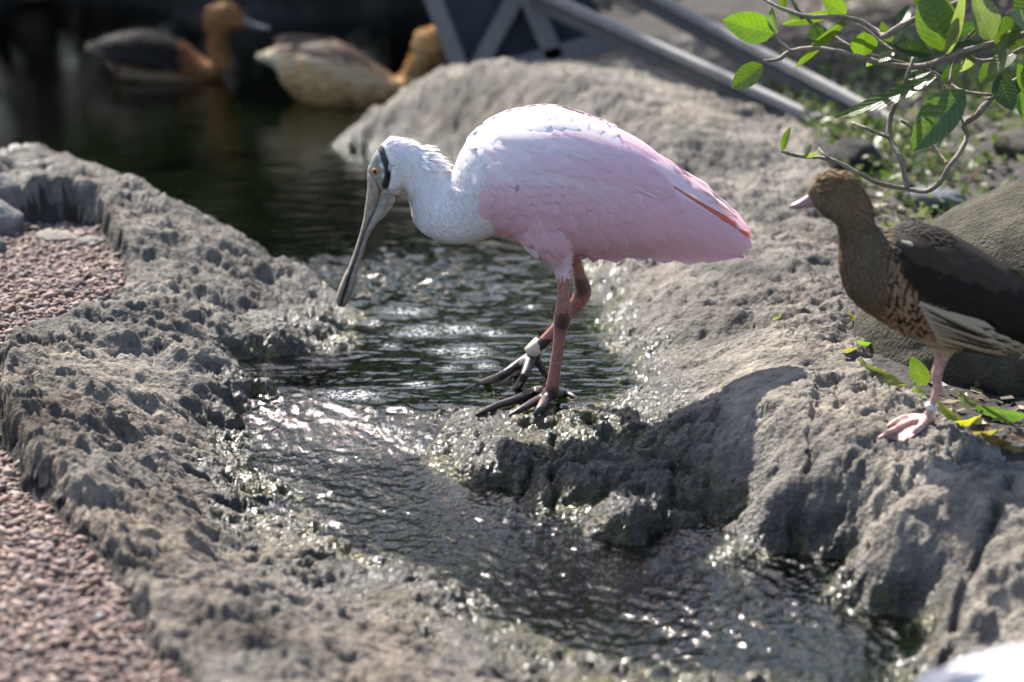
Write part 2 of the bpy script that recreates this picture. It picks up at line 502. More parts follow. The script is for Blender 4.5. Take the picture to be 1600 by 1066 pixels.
def tps_fit(c, lam):
    n = len(c)
    d2 = (c[:, None, 0] - c[None, :, 0]) ** 2 + (c[:, None, 1] - c[None, :, 1]) ** 2
    A = np.zeros((n + 3, n + 3)); A[:n, :n] = _k(d2) + lam * np.eye(n)
    A[:n, n] = 1; A[:n, n + 1:] = c[:, :2]; A[n, :n] = 1; A[n + 1:, :n] = c[:, :2].T
    b = np.zeros(n + 3); b[:n] = c[:, 2]
    return np.linalg.solve(A, b)
TW = tps_fit(ctrl, 2e-4)
def tps(x, y):
    z = TW[len(ctrl)] + TW[len(ctrl) + 1] * x + TW[len(ctrl) + 2] * y
    for i, c in enumerate(ctrl):
        z = z + TW[i] * _k((x - c[0]) ** 2 + (y - c[1]) ** 2)
    return z

GRAV = [tuple(G(a, b, .07)[:2]) for a, b in
        [(160,366),(178,395),(212,432),(203,465),(150,490),(60,512),(18,528),(8,600),(18,655),(60,712),(95,742),(130,772),(165,800),(190,845),(215,868),(240,925),(290,968),(330,1015),(400,1050),(470,1100),(560,1250),(-900,1250),(-1200,380),(-100,372),(0,366),(40,362),(110,358)]]
CRACKS = [  # photo-traced fissures: pixel lines, level, half width, depth
 ([(872,650),(868,690),(876,730),(864,770),(858,800)], -.02, .008, .018),
 ([(790,700),(835,712),(876,730),(935,722),(1000,735)], -.01, .007, .014),
 ([(800,790),(826,768),(864,760)], -.04, .008, .016),
 ([(1120,690),(1105,740),(1092,790),(1070,840)], .01, .006, .010),
 ([(1062,720),(1045,770),(1020,810)], .0, .007, .016),
 ([(1275,700),(1262,760),(1232,800),(1215,835),(1190,850)], .03, .007, .014),
 ([(1490,720),(1400,770),(1330,800),(1262,790)], .05, .007, .014),
 ([(1215,835),(1260,870),(1300,900),(1350,905)], .0, .010, .024),
 ([(1590,800),(1540,850),(1500,920),(1470,960)], .03, .009, .02),
 ([(1330,655),(1400,700),(1480,705),(1600,740)], .07, .004, .006),
 ([(1000,720),(1060,690),(1120,660),(1130,620)], .03, .005, .005),
 ([(440,690),(400,715),(330,700),(250,690)], .03, .010, .014),
 ([(520,860),(430,830),(340,790),(240,760)], .01, .010, .016),
]

def pit_layer(x, y, sc, seed, frac, r0, r1):
    """scooped hollows with a sharp rim, scattered over a surface; heights in metres"""
    f1, _, cid = worley(x * sc, y * sc * 1.25, seed)
    q = (cid * 7919.0) % 1.0
    r = r0 + (r1 - r0) * q
    k = np.clip(1 - (f1 / r) ** 2, 0, 1)
    return -np.where(cid < frac, k, 0) * r / sc

def rock_detail(x, y, h, wz):
    wx = x + 0.016 * fbm(x * 26, y * 26, 4, 3, .6); wy = y + 0.018 * fbm(x * 26, y * 26, 4, 8, .6)
    big = fbm(x * 5.0, y * 5.0, 3, 21)
    sel = sstep(-0.30, 0.30, fbm(x * 5, y * 5, 3, 40))
    sel2 = sstep(-0.25, 0.25, fbm(x * 7 + 9, y * 7, 3, 44))
    mid_ = fbm(wx * 17, wy * 20, 4, 61, .55)
    rough_ = fbm(wx * 55, wy * 66, 4, 66, .62)
    vf = fbm(x * 230, y * 250, 2, 97)
    # flaky ledges
    q = fbm(wx * 9, wy * 13, 4, 71, .55) * 9.0
    led = (np.floor(q) + sstep(.30, .62, q - np.floor(q))) / 9.0
    d = .012 * big + .010 * mid_ + .0085 * rough_ * (.5 + .8 * sel) + .0018 * vf + .030 * led * (.35 + .65 * sel2)
    d = d + (.55 * pit_layer(wx, wy, 15, 1, .30, .25, .46) + .60 * pit_layer(wx + .3, wy, 30, 2, .45, .25, .5) * (.4 + .6 * sel)
             + .65 * pit_layer(wx, wy + .3, 58, 3, .5, .25, .5) * (.3 + .7 * sel) + .6 * pit_layer(wx, wy, 105, 4, .55, .3, .5) * (.4 + .6 * sel2))
    return d

# tensor grid, fine where the photograph looks, coarse towards the horizon
def axis(lo, hi, segs, far):
    a = []
    x = lo
    for end, st in segs:
        while x < end - 1e-6:
            a.append(x); x += st
    a.append(hi)
    st = segs[0][1]; left = []; x = lo
    s = 0.01
    while x > -far:
        s *= 1.35; x -= s; left.append(x)
    s = 0.01; x = hi; right = []
    while x < far:
        s *= 1.35; x += s; right.append(x)
    return np.array(left[::-1] + a + right)
GX = axis(-1.05, 1.05, [(-.72, .006), (.74, .0028), (1.05, .006)], 70)
GY = axis(-.98, 3.0, [(-.75, .0045), (.35, .0036), (.9, .006), (1.6, .009), (3.0, .016)], 70)
X, Y = np.meshgrid(GX, GY)
inner = (np.abs(X) < 3) & (Y > -2) & (Y < 5)
H = np.full(X.shape, 0.18)
H[inner] = tps(X[inner], Y[inner])
edge = np.clip(np.maximum(np.maximum(np.abs(X) - 2.2, Y - 4.2), -1.5 - Y), 0, None)
k = sstep(0, 0.8, edge)
pond = (X < -0.3) & (Y > 1.2) & (Y < 4.0)
H = H * (1 - k) + k * np.where((X < -1) & (Y > 1.2) & (Y < 4.2), -0.2, 0.2)
H += k * 0.15 * fbm(X * .2, Y * .2, 3, 5)
wz = water_z(X, Y)
gnx = X + 0.022 * fbm(X * 16, Y * 16, 4, 200); gny = Y + 0.030 * fbm(X * 16, Y * 16, 4, 210)
gin = in_poly(gnx, gny, GRAV)
gd = dist_poly(gnx, gny, GRAV, True) * np.where(gin, 1, -1)
gm = sstep(-0.004, 0.012, gd + .003 * fbm(X * 60, Y * 60, 2, 215))
over = H - wz
amp = sstep(-0.05, 0.02, over) * 0.75 + 0.25
smooth_zone = np.exp(-(((X - G(1170, 590, .07)[0]) / .075) ** 2 + ((Y - G(1170, 590, .07)[1]) / .13) ** 2))
amp = amp * (1 - 0.75 * smooth_zone)
det = np.zeros_like(H)
mid = (np.abs(X) < 1.6) & (Y > -1.4) & (Y < 4.2)
det[mid] = rock_detail(X[mid], Y[mid], H[mid], wz[mid])
lipz = np.exp(-(((X - P(862, 630, -.03)[0]) / .10) ** 2 + ((Y + .02) / .06) ** 2))
amp *= 1 - 0.7 * lipz
amp *= 1 + .12 * sstep(.12, .3, X) * sstep(-.05, -.3, Y) + .1 * sstep(-.05, -.3, X) * (Y < 1)
soil_poly = [tuple(G(a, b, .08)[:2]) for a, b in [(1180,150),(1255,250),(1330,330),(1375,430),(1345,500),(1365,560),(1425,610),(1500,665),(1580,700),(1900,760),(3000,700),(3000,-60),(1100,-60),(1050,40)]]
snx = X + 0.02 * fbm(X * 14, Y * 14, 3, 300); sny = Y + 0.03 * fbm(X * 14, Y * 14, 3, 310)
sin_ = in_poly(snx, sny, soil_poly) | (np.abs(X) > 1.5) | (Y > 2.9)
sin_ &= over > 0.0
R = H + det * amp * np.where(sin_, 0.35, 1.0)
for pts, z, hw, dp in CRACKS:
    wp = [tuple(G(a, b, z)[:2]) for a, b in pts]
    bb = np.array(wp); m = (X > bb[:, 0].min() - .05) & (X < bb[:, 0].max() + .05) & (Y > bb[:, 1].min() - .05) & (Y < bb[:, 1].max() + .05)
    dd = dist_poly(X[m] + .016 * fbm(X[m] * 24, Y[m] * 40, 2, 401), Y[m] + .022 * fbm(X[m] * 24, Y[m] * 40, 2, 402), wp)
    wv = hw * (0.7 + 0.8 * np.abs(fbm(X[m] * 30, Y[m] * 30, 2, 403)))
    R[m] -= dp * (1 - sstep(0.0, 1.3, dd / wv)) * sstep(-.45, -.05, fbm(X[m] * 22, Y[m] * 22, 2, 404))
# gravel bed: a lower level behind a broken edge
gz = 0.032 + 0.048 * sstep(-0.35, 0.35, Y) - 0.02 * sstep(-0.3, -1.2, Y)
gz = np.minimum(gz, H - 0.004) + 0.004 * fbm(X * 12, Y * 12, 3, 230)
R = R * (1 - gm) + gz * gm
lip_up = np.exp(-((gd + 0.012) / 0.012) ** 2) * (gd < 0)
R += 0.006 * lip_up * (gz < H - .02)

wetn = fbm(X * 11, Y * 11, 4, 500)
wet = 1 - sstep(0.010, 0.062, (R - wz) + 0.030 * wetn + .012 * fbm(X * 45, Y * 45, 3, 505))
weir_poly = [tuple(G(a, b, -.0)[:2]) for a, b in [(590,640),(1000,610),(1090,640),(1120,700),(1080,800),(1090,870),(800,815),(640,700)]]
wd = dist_poly(X, Y, weir_poly, True) * np.where(in_poly(X, Y, weir_poly), 1, -1)
wet = np.maximum(wet, sstep(-.03, .03, wd + .03 * wetn) * .85)
crest = np.exp(-((Y - 1.0) / .35) ** 2) * (X < -.35) * sstep(-.1, .4, wetn) * .8
wet = np.clip(np.maximum(wet, crest), 0, 1) * (1 - gm)
algae = (1 - sstep(0.006, 0.040, (R - wz) + .014 * fbm(X * 20, Y * 20, 3, 510)))
bed = 1 - sstep(-0.012, 0.002, R - wz)
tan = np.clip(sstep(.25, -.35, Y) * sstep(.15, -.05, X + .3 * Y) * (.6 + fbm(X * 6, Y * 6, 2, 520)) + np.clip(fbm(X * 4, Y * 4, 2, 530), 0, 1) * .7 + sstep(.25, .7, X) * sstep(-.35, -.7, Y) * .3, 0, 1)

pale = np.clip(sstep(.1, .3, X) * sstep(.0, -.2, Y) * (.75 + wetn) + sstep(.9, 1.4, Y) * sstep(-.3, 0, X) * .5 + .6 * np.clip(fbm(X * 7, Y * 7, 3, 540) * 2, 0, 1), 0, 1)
deep_dark = sstep(.7, 1.6, Y + .25 * wetn) * .6  # far pool bed painted darker to stand for light lost in deep water
nx, ny = len(GX), len(GY)
idx = np.arange(nx * ny).reshape(ny, nx)
quads = np.stack([idx[:-1, :-1], idx[:-1, 1:], idx[1:, 1:], idx[1:, :-1]], -1).reshape(-1, 4)
def fcell(a): return (a[:-1, :-1] + a[:-1, 1:] + a[1:, 1:] + a[1:, :-1]).ravel() / 4
wall = 4 * gm * (1 - gm)
VERT = np.stack([X + wall * (.010 * fbm(R * 70 + X * 20, Y * 45 + R * 30, 3, 801)), Y + wall * (.014 * fbm(R * 80 - Y * 20, X * 45 - R * 30, 3, 802)), R], -1).reshape(-1, 3)
c_g = fcell(gm.astype(float)) > .5
c_s = fcell(sin_.astype(float)) > .5
c_u = fcell(R - wz) < -0.004
cx, cy = fcell(X), fcell(Y)
sd = (cx - LA[0]) * LN[0] + (cy - LA[1]) * LN[1]
c_left = (cx < -0.12 - 0.12 * np.clip(cy, 0, 9)) & (sd < 0.05) | (sd >= 0.05) & (cx < 0.02 - 0.55 * (cy + 0.2))
lab = np.where(c_s & ~c_g, 1, np.where(c_g, 2, np.where(c_u, 0, np.where(c_left, 3, 4))))
# far land that is neither bank
lab = np.where((lab >= 3) & ((np.abs(cx) > 1.5) | (cy > 2.9) | (cy < -1.4)), 1, lab)
def piece(name, L, mat):
    q = quads[lab == L]
    used, inv = np.unique(q, return_inverse=True)
    at = {k: v.ravel()[used] for k, v in (('wet', wet), ('algae', algae), ('bed', bed), ('tan', tan), ('pale', pale), ('deep_dark', deep_dark))}
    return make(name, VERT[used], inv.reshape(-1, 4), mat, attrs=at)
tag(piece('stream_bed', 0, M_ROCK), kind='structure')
tag(piece('ground', 1, M_SOIL), kind='structure')
tag(piece('gravel_path', 2, M_SOIL), kind='structure')
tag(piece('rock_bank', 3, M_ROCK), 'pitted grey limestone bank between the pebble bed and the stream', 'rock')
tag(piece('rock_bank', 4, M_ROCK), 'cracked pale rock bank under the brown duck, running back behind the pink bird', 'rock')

def ground_z(x, y):
    i = int(np.clip(np.searchsorted(GX, x) - 1, 0, nx - 2)); j = int(np.clip(np.searchsorted(GY, y) - 1, 0, ny - 2))
    u = (x - GX[i]) / (GX[i + 1] - GX[i]); v = (y - GY[j]) / (GY[j + 1] - GY[j])
    return (R[j, i] * (1 - u) + R[j, i + 1] * u) * (1 - v) + (R[j + 1, i] * (1 - u) + R[j + 1, i + 1] * u) * v

def on_ground(px, py):
    """photo pixel -> point on the terrain"""
    d = ray(px, py); t0 = 1.5
    for t in np.arange(1.5, 12, 0.01):
        p = CAM + d * t
        if p[2] < ground_z(p[0], p[1]): break
    return CAM + d * (t - 0.005)

# ================================================================== water
WX = axis(-1.1, .75, [(-.45, .007), (.62, .0034), (.75, .008)], 5)
WY = axis(-.98, 3.4, [(.4, .0036), (.9, .006), (3.4, .012)], 5)
WX = WX[WX > -6]; 
A, B = np.meshgrid(WX, WY)
Z = water_z(A, B)
s = (A - LA[0]) * LN[0] + (B - LA[1]) * LN[1]
low = sstep(-0.02, 0.10, s)
fd = np.array([0.56, -0.83]); fn = np.array([0.83, 0.56])
wa = A + .02 * fbm(A * 9, B * 9, 2, 700); wb = B + .02 * fbm(A * 9, B * 9, 2, 710)
al = wa * fd[0] + wb * fd[1]; ac = wa * fn[0] + wb * fn[1]
chop = fbm(al * 46, ac * 88, 4, 720, 0.6)
chop2 = fbm(al * 18, ac * 36, 3, 730)
calm = fbm(wa * 12, wb * 34, 3, 740); calm2 = fbm(wa * 34, wb * 80, 3, 750)
turb = np.exp(-(((A - P(600, 390, .6)[0]) / .22) ** 2 + ((B - .75) / .28) ** 2))
near_rock = np.exp(-np.clip(Z - np.interp(0, [0, 1], [0, 1]) + 0.0, 0, 1))
rap = np.exp(-(((s - .03) / .045) ** 2)) * np.exp(-(((A - G(600, 650, -.01)[0]) / .14) ** 2))
upper = (1 - low)
Z = Z + low * (0.0046 * chop + 0.0042 * chop2) * (0.55 + 0.45 * sstep(-.4, .3, fbm(A * 5, B * 5, 2, 760)))
Z = Z + upper * (1 - .4 * sstep(.9, 1.9, B)) * (0.0027 * calm + 0.0011 * calm2) + turb * upper * 0.012 * fbm(wa * 22, wb * 48, 3, 770)
Z = Z + rap * 0.009 * np.abs(fbm(ac * 30 + 2, al * 9, 2, 780)) - rap * .002
foam = np.zeros_like(A)
for px, py, rx, ry in [(632,487,30,7),(660,518,42,9),(715,514,34,9),(735,550,28,11),(690,548,18,5),(760,572,16,5),(610,540,14,4),(585,505,12,5),(770,520,18,5),(655,600,18,4),(705,575,14,4),(545,615,40,6),(830,480,12,5)]:
    c = G(px, py, 0)
    foam = np.maximum(foam, np.exp(-(((A - c[0]) / (rx * .00083)) ** 2 + ((B - c[1]) / (ry * .003)) ** 2) * 0.9))
foam *= 0.62
tz = np.array([np.interp(WX, GX, row) for row in R])
TZ = np.empty_like(A)
for i in range(len(WX)): TZ[:, i] = np.interp(WY, GY, tz[:, i])
keep = (Z - TZ) > -0.012
nwx, nwy = len(WX), len(WY)
wi = np.arange(nwx * nwy).reshape(nwy, nwx)
wq = np.stack([wi[:-1, :-1], wi[:-1, 1:], wi[1:, 1:], wi[1:, :-1]], -1).reshape(-1, 4)
kc = (keep[:-1, :-1] | keep[:-1, 1:] | keep[1:, 1:] | keep[1:, :-1]).ravel()
ccx = fcell(A); ccy = fcell(B)
kc &= ~((ccx < -.5) & (ccy < .6)) & ~((ccx > .3) & (ccy > .5)) & (ccx > -5) & (ccy > -1.6)
wq = wq[kc]
used, inv = np.unique(wq, return_inverse=True)
tag(make('water', np.stack([A, B, Z], -1).reshape(-1, 3)[used], inv.reshape(-1, 4), M_WATER,
     attrs={'foam': foam.ravel()[used], 'chop': (0.35 + 0.65 * low).ravel()[used]}), kind='structure')

# ================================================================== birds
def rib_loft(ribs, Y0, n=30, sub=5, sq=2.0):
    """closed body from side-view ribs (upper px, lower px, half depth in px) standing in the plane Y0"""
    pxs = np.linalg.norm(P(800, 533, Y0) - CAM) / FPX
    rows = []
    for ax, ay, bx, by, wd_ in ribs:
        rows.append(np.concatenate([P(ax, ay, Y0), P(bx, by, Y0), [wd_ * pxs]]))
    rows = catmull(rows, sub)
    V = []
    def ring(c, h, wd_):
        for j in range(n):
            th = 2 * math.pi * j / n
            cs, sn = math.cos(th), math.sin(th)
            cs = math.copysign(abs(cs) ** (2 / sq), cs); sn = math.copysign(abs(sn) ** (2 / sq), sn)
            V.append(c + cs * h + np.array([0, sn * wd_, 0]))
    cs_ = [(r[:3] + r[3:6]) / 2 for r in rows]; hs = [(r[:3] - r[3:6]) / 2 for r in rows]; ws = [max(r[6], 1e-3) for r in rows]
    d0 = cs_[0] - cs_[2]; d0 /= np.linalg.norm(d0); d1 = cs_[-1] - cs_[-3]; d1 /= np.linalg.norm(d1)
    r0 = min(np.linalg.norm(hs[0]), ws[0]) * .55; r1 = min(np.linalg.norm(hs[-1]), ws[-1]) * .55
    ring(cs_[0] + d0 * r0, hs[0] * .25, ws[0] * .25); ring(cs_[0] + d0 * r0 * .7, hs[0] * .7, ws[0] * .7)
    for c, h, wd_ in zip(cs_, hs, ws): ring(c, h, wd_)
    ring(cs_[-1] + d1 * r1 * .7, hs[-1] * .7, ws[-1] * .7); ring(cs_[-1] + d1 * r1, hs[-1] * .25, ws[-1] * .25)
    return np.array(V), ring_faces(len(rows) + 4, n)

def remeshed(parts, voxel, smooth=6):
    V, F = merge(parts)
    me = bpy.data.meshes.new('tmp'); me.from_pydata([tuple(v) for v in V], [], F); me.update()
    bm = bmesh.new(); bm.from_mesh(me); bmesh.ops.recalc_face_normals(bm, faces=bm.faces); bm.to_mesh(me); bm.free()
    o = bpy.data.objects.new('tmp', me); COL.objects.link(o)
    m = o.modifiers.new('r', 'REMESH'); m.mode = 'VOXEL'; m.voxel_size = voxel
    s = o.modifiers.new('s', 'SMOOTH'); s.factor = 0.5; s.iterations = smooth
    dg = bpy.context.evaluated_depsgraph_get()
    ev = o.evaluated_get(dg).to_mesh()
    nv = len(ev.vertices); co = np.empty(nv * 3, np.float32); ev.vertices.foreach_get('co', co)
    nf = len(ev.polygons)
    tot = np.empty(nf, np.int32); ev.polygons.foreach_get('loop_total', tot)
    li = np.empty(len(ev.loops), np.int32); ev.loops.foreach_get('vertex_index', li)
    if (tot == 4).all(): faces = li.reshape(-1, 4)
    else: faces = [tuple(p.vertices) for p in ev.polygons]
    o.evaluated_get(dg).to_mesh_clear()
    bpy.data.objects.remove(o); bpy.data.meshes.remove(me)
    return co.reshape(-1, 3).astype(float), faces

class Bird:
    def __init__(self, name, base, Y0, flip=1):
        self.root = empty(name, base); self.Y0 = Y0
        self.px = np.linalg.norm(P(800, 533, Y0) - CAM) / FPX
    def body(self, parts, voxel, colfn, smooth=6, name='body'):
        V, F = remeshed(parts, voxel, smooth)
        self.V, self.F = V, F
        q = V.copy(); q[:, 1] = self.Y0
        uv = proj(q)
        col, skin = colfn(uv[:, 0], uv[:, 1], V)
        o = make(name, V, F, M_PLUME, self.root, cols=col)
        o.data.materials.append(M_SKIN)
        Fa = np.asarray(F)
        mi = (skin[Fa].mean(1) > .5).astype(np.int32)
        o.data.polygons.foreach_set('material_index', mi)
        self.skin = skin; self.col = col; self.uv = uv
        self.bvh = BVHTree.FromPolygons([tuple(v) for v in V], [tuple(int(i) for i in f) for f in F])
        me = o.data; nv = np.empty(len(V) * 3, np.float32); me.vertices.foreach_get('normal', nv); self.N = nv.reshape(-1, 3)
        self.obj = o
        return o
    def surf(self, u, v, clamp=False):
        q = P(u, v, self.Y0)
        h, n, _, _ = self.bvh.ray_cast(Vector((q[0], self.Y0 - .6, q[2])), Vector((0, 1, 0)))
        if h is None and clamp:
            h, n, _, _ = self.bvh.find_nearest(Vector((q[0], self.Y0 - .01, q[2])))
        elif h is None:
            h, n, _, _ = self.bvh.find_nearest(Vector((q[0], self.Y0 - .02, q[2])))
            h = Vector((q[0], h.y, q[2]))
            n = Vector((n.x * .3, -1, n.z * .3)).normalized()
        return np.array(h), np.array(n)
    def feather_geo(self, u, v, ang, L, W, o0, lift, col, curve=0.0, point=0.6, nt=8, camber=.0012, edge=None, clamp=False):
        s5 = np.array([-1, -.55, 0, .55, 1.0])
        V = []; C = []; U = []
        a = math.radians(ang); x, y = u, v
        for i in range(nt):
            t = i / (nt - 1)
            wv = W / 2 * (0.5 + 0.5 * sstep(0, .45, t))
            if t > point: wv *= math.sqrt(max(0.0, 1 - ((t - point) / (1 - point)) ** 2)) * .97 + .03
            aa = a + math.radians(curve) * t
            for sv in s5:
                px_ = x - math.sin(aa) * sv * wv; py_ = y + math.cos(aa) * sv * wv
                h, n = self.surf(px_, py_, clamp)
                n = n * .8 + np.array([0, -.5, .1]); n /= np.linalg.norm(n)
                V.append(h + n * (o0 + lift * t ** 1.2 - camber * sv * sv))
                c = np.array(col(t, sv) if callable(col) else col, float)
                if edge is not None and abs(sv) > .9: c = c * .45 + np.array(edge) * .55
                C.append(c); U.append((sv, t))
            x += math.cos(aa) * L / (nt - 1); y += math.sin(aa) * L / (nt - 1)
        F = [(i * 5 + j, i * 5 + j + 1, (i + 1) * 5 + j + 1, (i + 1) * 5 + j) for i in range(nt - 1) for j in range(4)]
        return np.array(V), F, np.array(C), np.array(U)
    def feathers(self, specs, parent, name='feather'):
        self.last = []
        for sp in specs:
            V, F, C, U = self.feather_geo(**sp)
            make(name, V, F, M_FEATHER, parent, cols=C, uvs=U)
            self.last.append((V, F, C, U))
    def mirror_wing(self, geos, name='wing'):
        V = []; F = []; C = []; U = []; o = 0
        for v, f, c, u in geos:
            v = v.copy(); v[:, 1] = 2 * self.Y0 - v[:, 1]
            V.append(v); F += [tuple(i + o for i in q[::-1]) for q in f]; C.append(c); U.append(u); o += len(v)
        return make(name, np.vstack(V), F, M_FEATHER, self.root, cols=np.vstack(C), uvs=np.vstack(U))
    def fuzz(self, n, mask, flow, L, W, tilt, colj=0.06, name='plumage', seed=1, parent=None, mat=None):
        """short downy feathers: mask(u,v)->weight, flow(u,v)->deg below +x"""
        rg = np.random.default_rng(seed)
        Fa = np.asarray(self.F)
        c = self.V[Fa].mean(1); q = c.copy(); q[:, 1] = self.Y0; uv = proj(q)
        wt = mask(uv[:, 0], uv[:, 1], c) * (self.skin[Fa].mean(1) < .5)
        wt = wt / wt.sum()
        pick = rg.choice(len(Fa), n, p=wt)
        a = self.V[Fa[pick, 0]]; b = self.V[Fa[pick, 1]]; d = self.V[Fa[pick, 3 if Fa.shape[1] > 3 else 2]]
        r = rg.random((n, 2)); pos = a + (b - a) * r[:, :1] + (d - a) * r[:, 1:]
        nrm = self.N[Fa[pick, 0]].astype(float)
        uvp = uv[pick]
        an = np.radians(flow(uvp[:, 0], uvp[:, 1]) + rg.normal(0, 9, n))
        fl = np.stack([np.cos(an), np.zeros(n), -np.sin(an)], 1)
        fl -= nrm * (fl * nrm).sum(1)[:, None]; fl /= np.linalg.norm(fl, axis=1)[:, None] + 1e-6
        sd_ = np.cross(nrm, fl); sd_ /= np.linalg.norm(sd_, axis=1)[:, None] + 1e-6
        ll = (L * (0.6 + .8 * rg.random(n)))[:, None]; ww = (W * (.6 + .8 * rg.random(n)))[:, None]
        ti = np.tan(math.radians(tilt)) * (.5 + rg.random(n))[:, None]
        p0 = pos - nrm * .0004
        p1 = pos + fl * ll * .55 + nrm * ll * .55 * ti
        p2 = pos + fl * ll + nrm * ll * .75 * ti
        V = np.stack([p0 - sd_ * ww * .35, p0 + sd_ * ww * .35, p1 + sd_ * ww * .5, p1 - sd_ * ww * .5, p2 + sd_ * ww * .12, p2 - sd_ * ww * .12], 1).reshape(-1, 3)
        k = np.arange(n)[:, None] * 6
        F = np.concatenate([k + np.array([[0, 1, 2, 3]]), k + np.array([[3, 2, 4, 5]])])
        cc = self.col[Fa[pick, 0]][:, :3] * (1 + rg.normal(0, colj, (n, 1)))
        C = np.repeat(np.clip(cc, 0, .92), 6, 0)
        o = make(name, V, F, mat or M_PLUME, parent or self.root, cols=C)
        return tag(o, kind='stuff')

def eye(bird, u, v, r, iris, name='eye', out=.35):
    h, n = bird.surf(u, v)
    c = h - n * r * out
    bm = bmesh.new(); bmesh.ops.create_uvsphere(bm, u_segments=20, v_segments=14, radius=1.0)
    R_ = Vector((n[0] * .6, -1, n[2] * .6)).normalized().to_track_quat('Z', 'Y').to_matrix()
    V = np.array([np.array(R_ @ v_.co) * r + c for v_ in bm.verts]); zz = np.array([v_.co.z for v_ in bm.verts])
    F = [tuple(q.index for q in f.verts) for f in bm.faces]; bm.free()
    C = np.where((zz > .80)[:, None], (.005, .005, .005), np.where((zz > .5)[:, None], iris, (.02, .018, .016)))
    return make(name, V, F, M_EYE, bird.root, cols=C)

def lerp_pts(pix, ys): return [P(a, b, y) for (a, b), y in zip(pix, ys)]

# ------------------------------------------------------------------ pink spoonbill
nf = on_ground(862, 630); ff = on_ground(790, 618)
Y0 = 0.0
yN = float(np.clip(nf[1], -.07, .0)); yF = float(np.clip(ff[1], .03, .09))
SB = Bird('spoonbill', (nf[0], Y0, nf[2]), Y0)
ribs = [(577,258,584,286,10),(584,241,600,302,17),(596,226,613,303,21),(611,217,624,295,24),(642,220,634,297,26),(668,237,641,316,28),(688,257,647,342,31),
 (698,272,664,363,36),(706,268,700,378,45),(718,241,742,376,60),(738,210,785,364,76),(773,184,815,376,88),(815,171,850,389,95),(860,166,890,394,96),(910,179,930,394,92),
 (960,198,975,394,84),(1010,225,1020,394,70),(1060,268,1065,392,52),(1110,306,1110,396,34),(1145,336,1146,400,20),(1166,358,1164,398,8)]
px = SB.px
toes = []
def toe(pix, r0, r1, lift0=None):
    pts = [on_ground(a, b) + np.array([0, 0, r0 * .5]) for a, b in pix]
    return pts
near_leg = tube(lerp_pts([(852,330),(862,375),(875,412),(879,435),(880,462),(880,480),(879,496),(876,512),(873,540),(868,572),(864,600),(861,616)],
                np.interp(np.linspace(0, 1, 12), [0, .4, 1], [-.03, -.035, yN])), [x * px for x in (52,42,17,10,9.5,12,14,11.5,9.5,9.5,10.5,12)], 14, 3)
far_leg = tube(lerp_pts([(872,340),(884,375),(897,402),(903,422),(908,440),(911,456),(903,472),(890,488),(868,514),(848,536),(832,556)],
                np.interp(np.linspace(0, 1, 11), [0, .4, 1], [.03, .035, yF])), [x * px for x in (46,34,12,9.5,11,14,12.5,9.5,9,9.5,11)], 14, 3)
A0 = P(861, 617, yN); F0 = P(831, 557, yF)
def gp(a, b, up): return on_ground(a, b) + np.array([0, 0, up])
toe_parts = [
 tube([A0, gp(838, 624, .012), gp(808, 632, .007), gp(775, 640, .005), gp(744, 650, .002)], [.0085, .0068, .0058, .005, .0022], 10, 4),
 tube([A0, gp(852, 636, .010), gp(845, 645, .007), gp(834, 652, .002)], [.0085, .0068, .0062, .0028], 10, 4),
 tube([A0, gp(845, 634, .010), gp(818, 645, .006), gp(795, 652, .002)], [.0085, .0062, .0052, .0024], 10, 4),
 tube([A0, gp(880, 624, .009), gp(895, 627, .006), gp(908, 631, .002)], [.0085, .0055, .0046, .0024], 10, 4),
 tube([F0, P(808, 571, yF - .005), P(784, 587, yF - .012), gp(751, 606, .006), gp(724, 614, .002)], [.0085, .0068, .006, .0052, .0022], 10, 4),
 tube([F0, P(825, 572, yF - .02), P(817, 592, yF - .04), gp(803, 616, .006), gp(775, 630, .002)], [.0085, .0068, .006, .0052, .0022], 10, 4),
 tube([F0, P(815, 575, yF), gp(800, 596, .006), gp(783, 603, .002)], [.008, .006, .005, .0022], 10, 4),
 tube([F0, P(842, 568, yF), P(850, 582, yF), P(857, 594, yF)], [.008, .0055, .0048, .0022], 10, 4)]

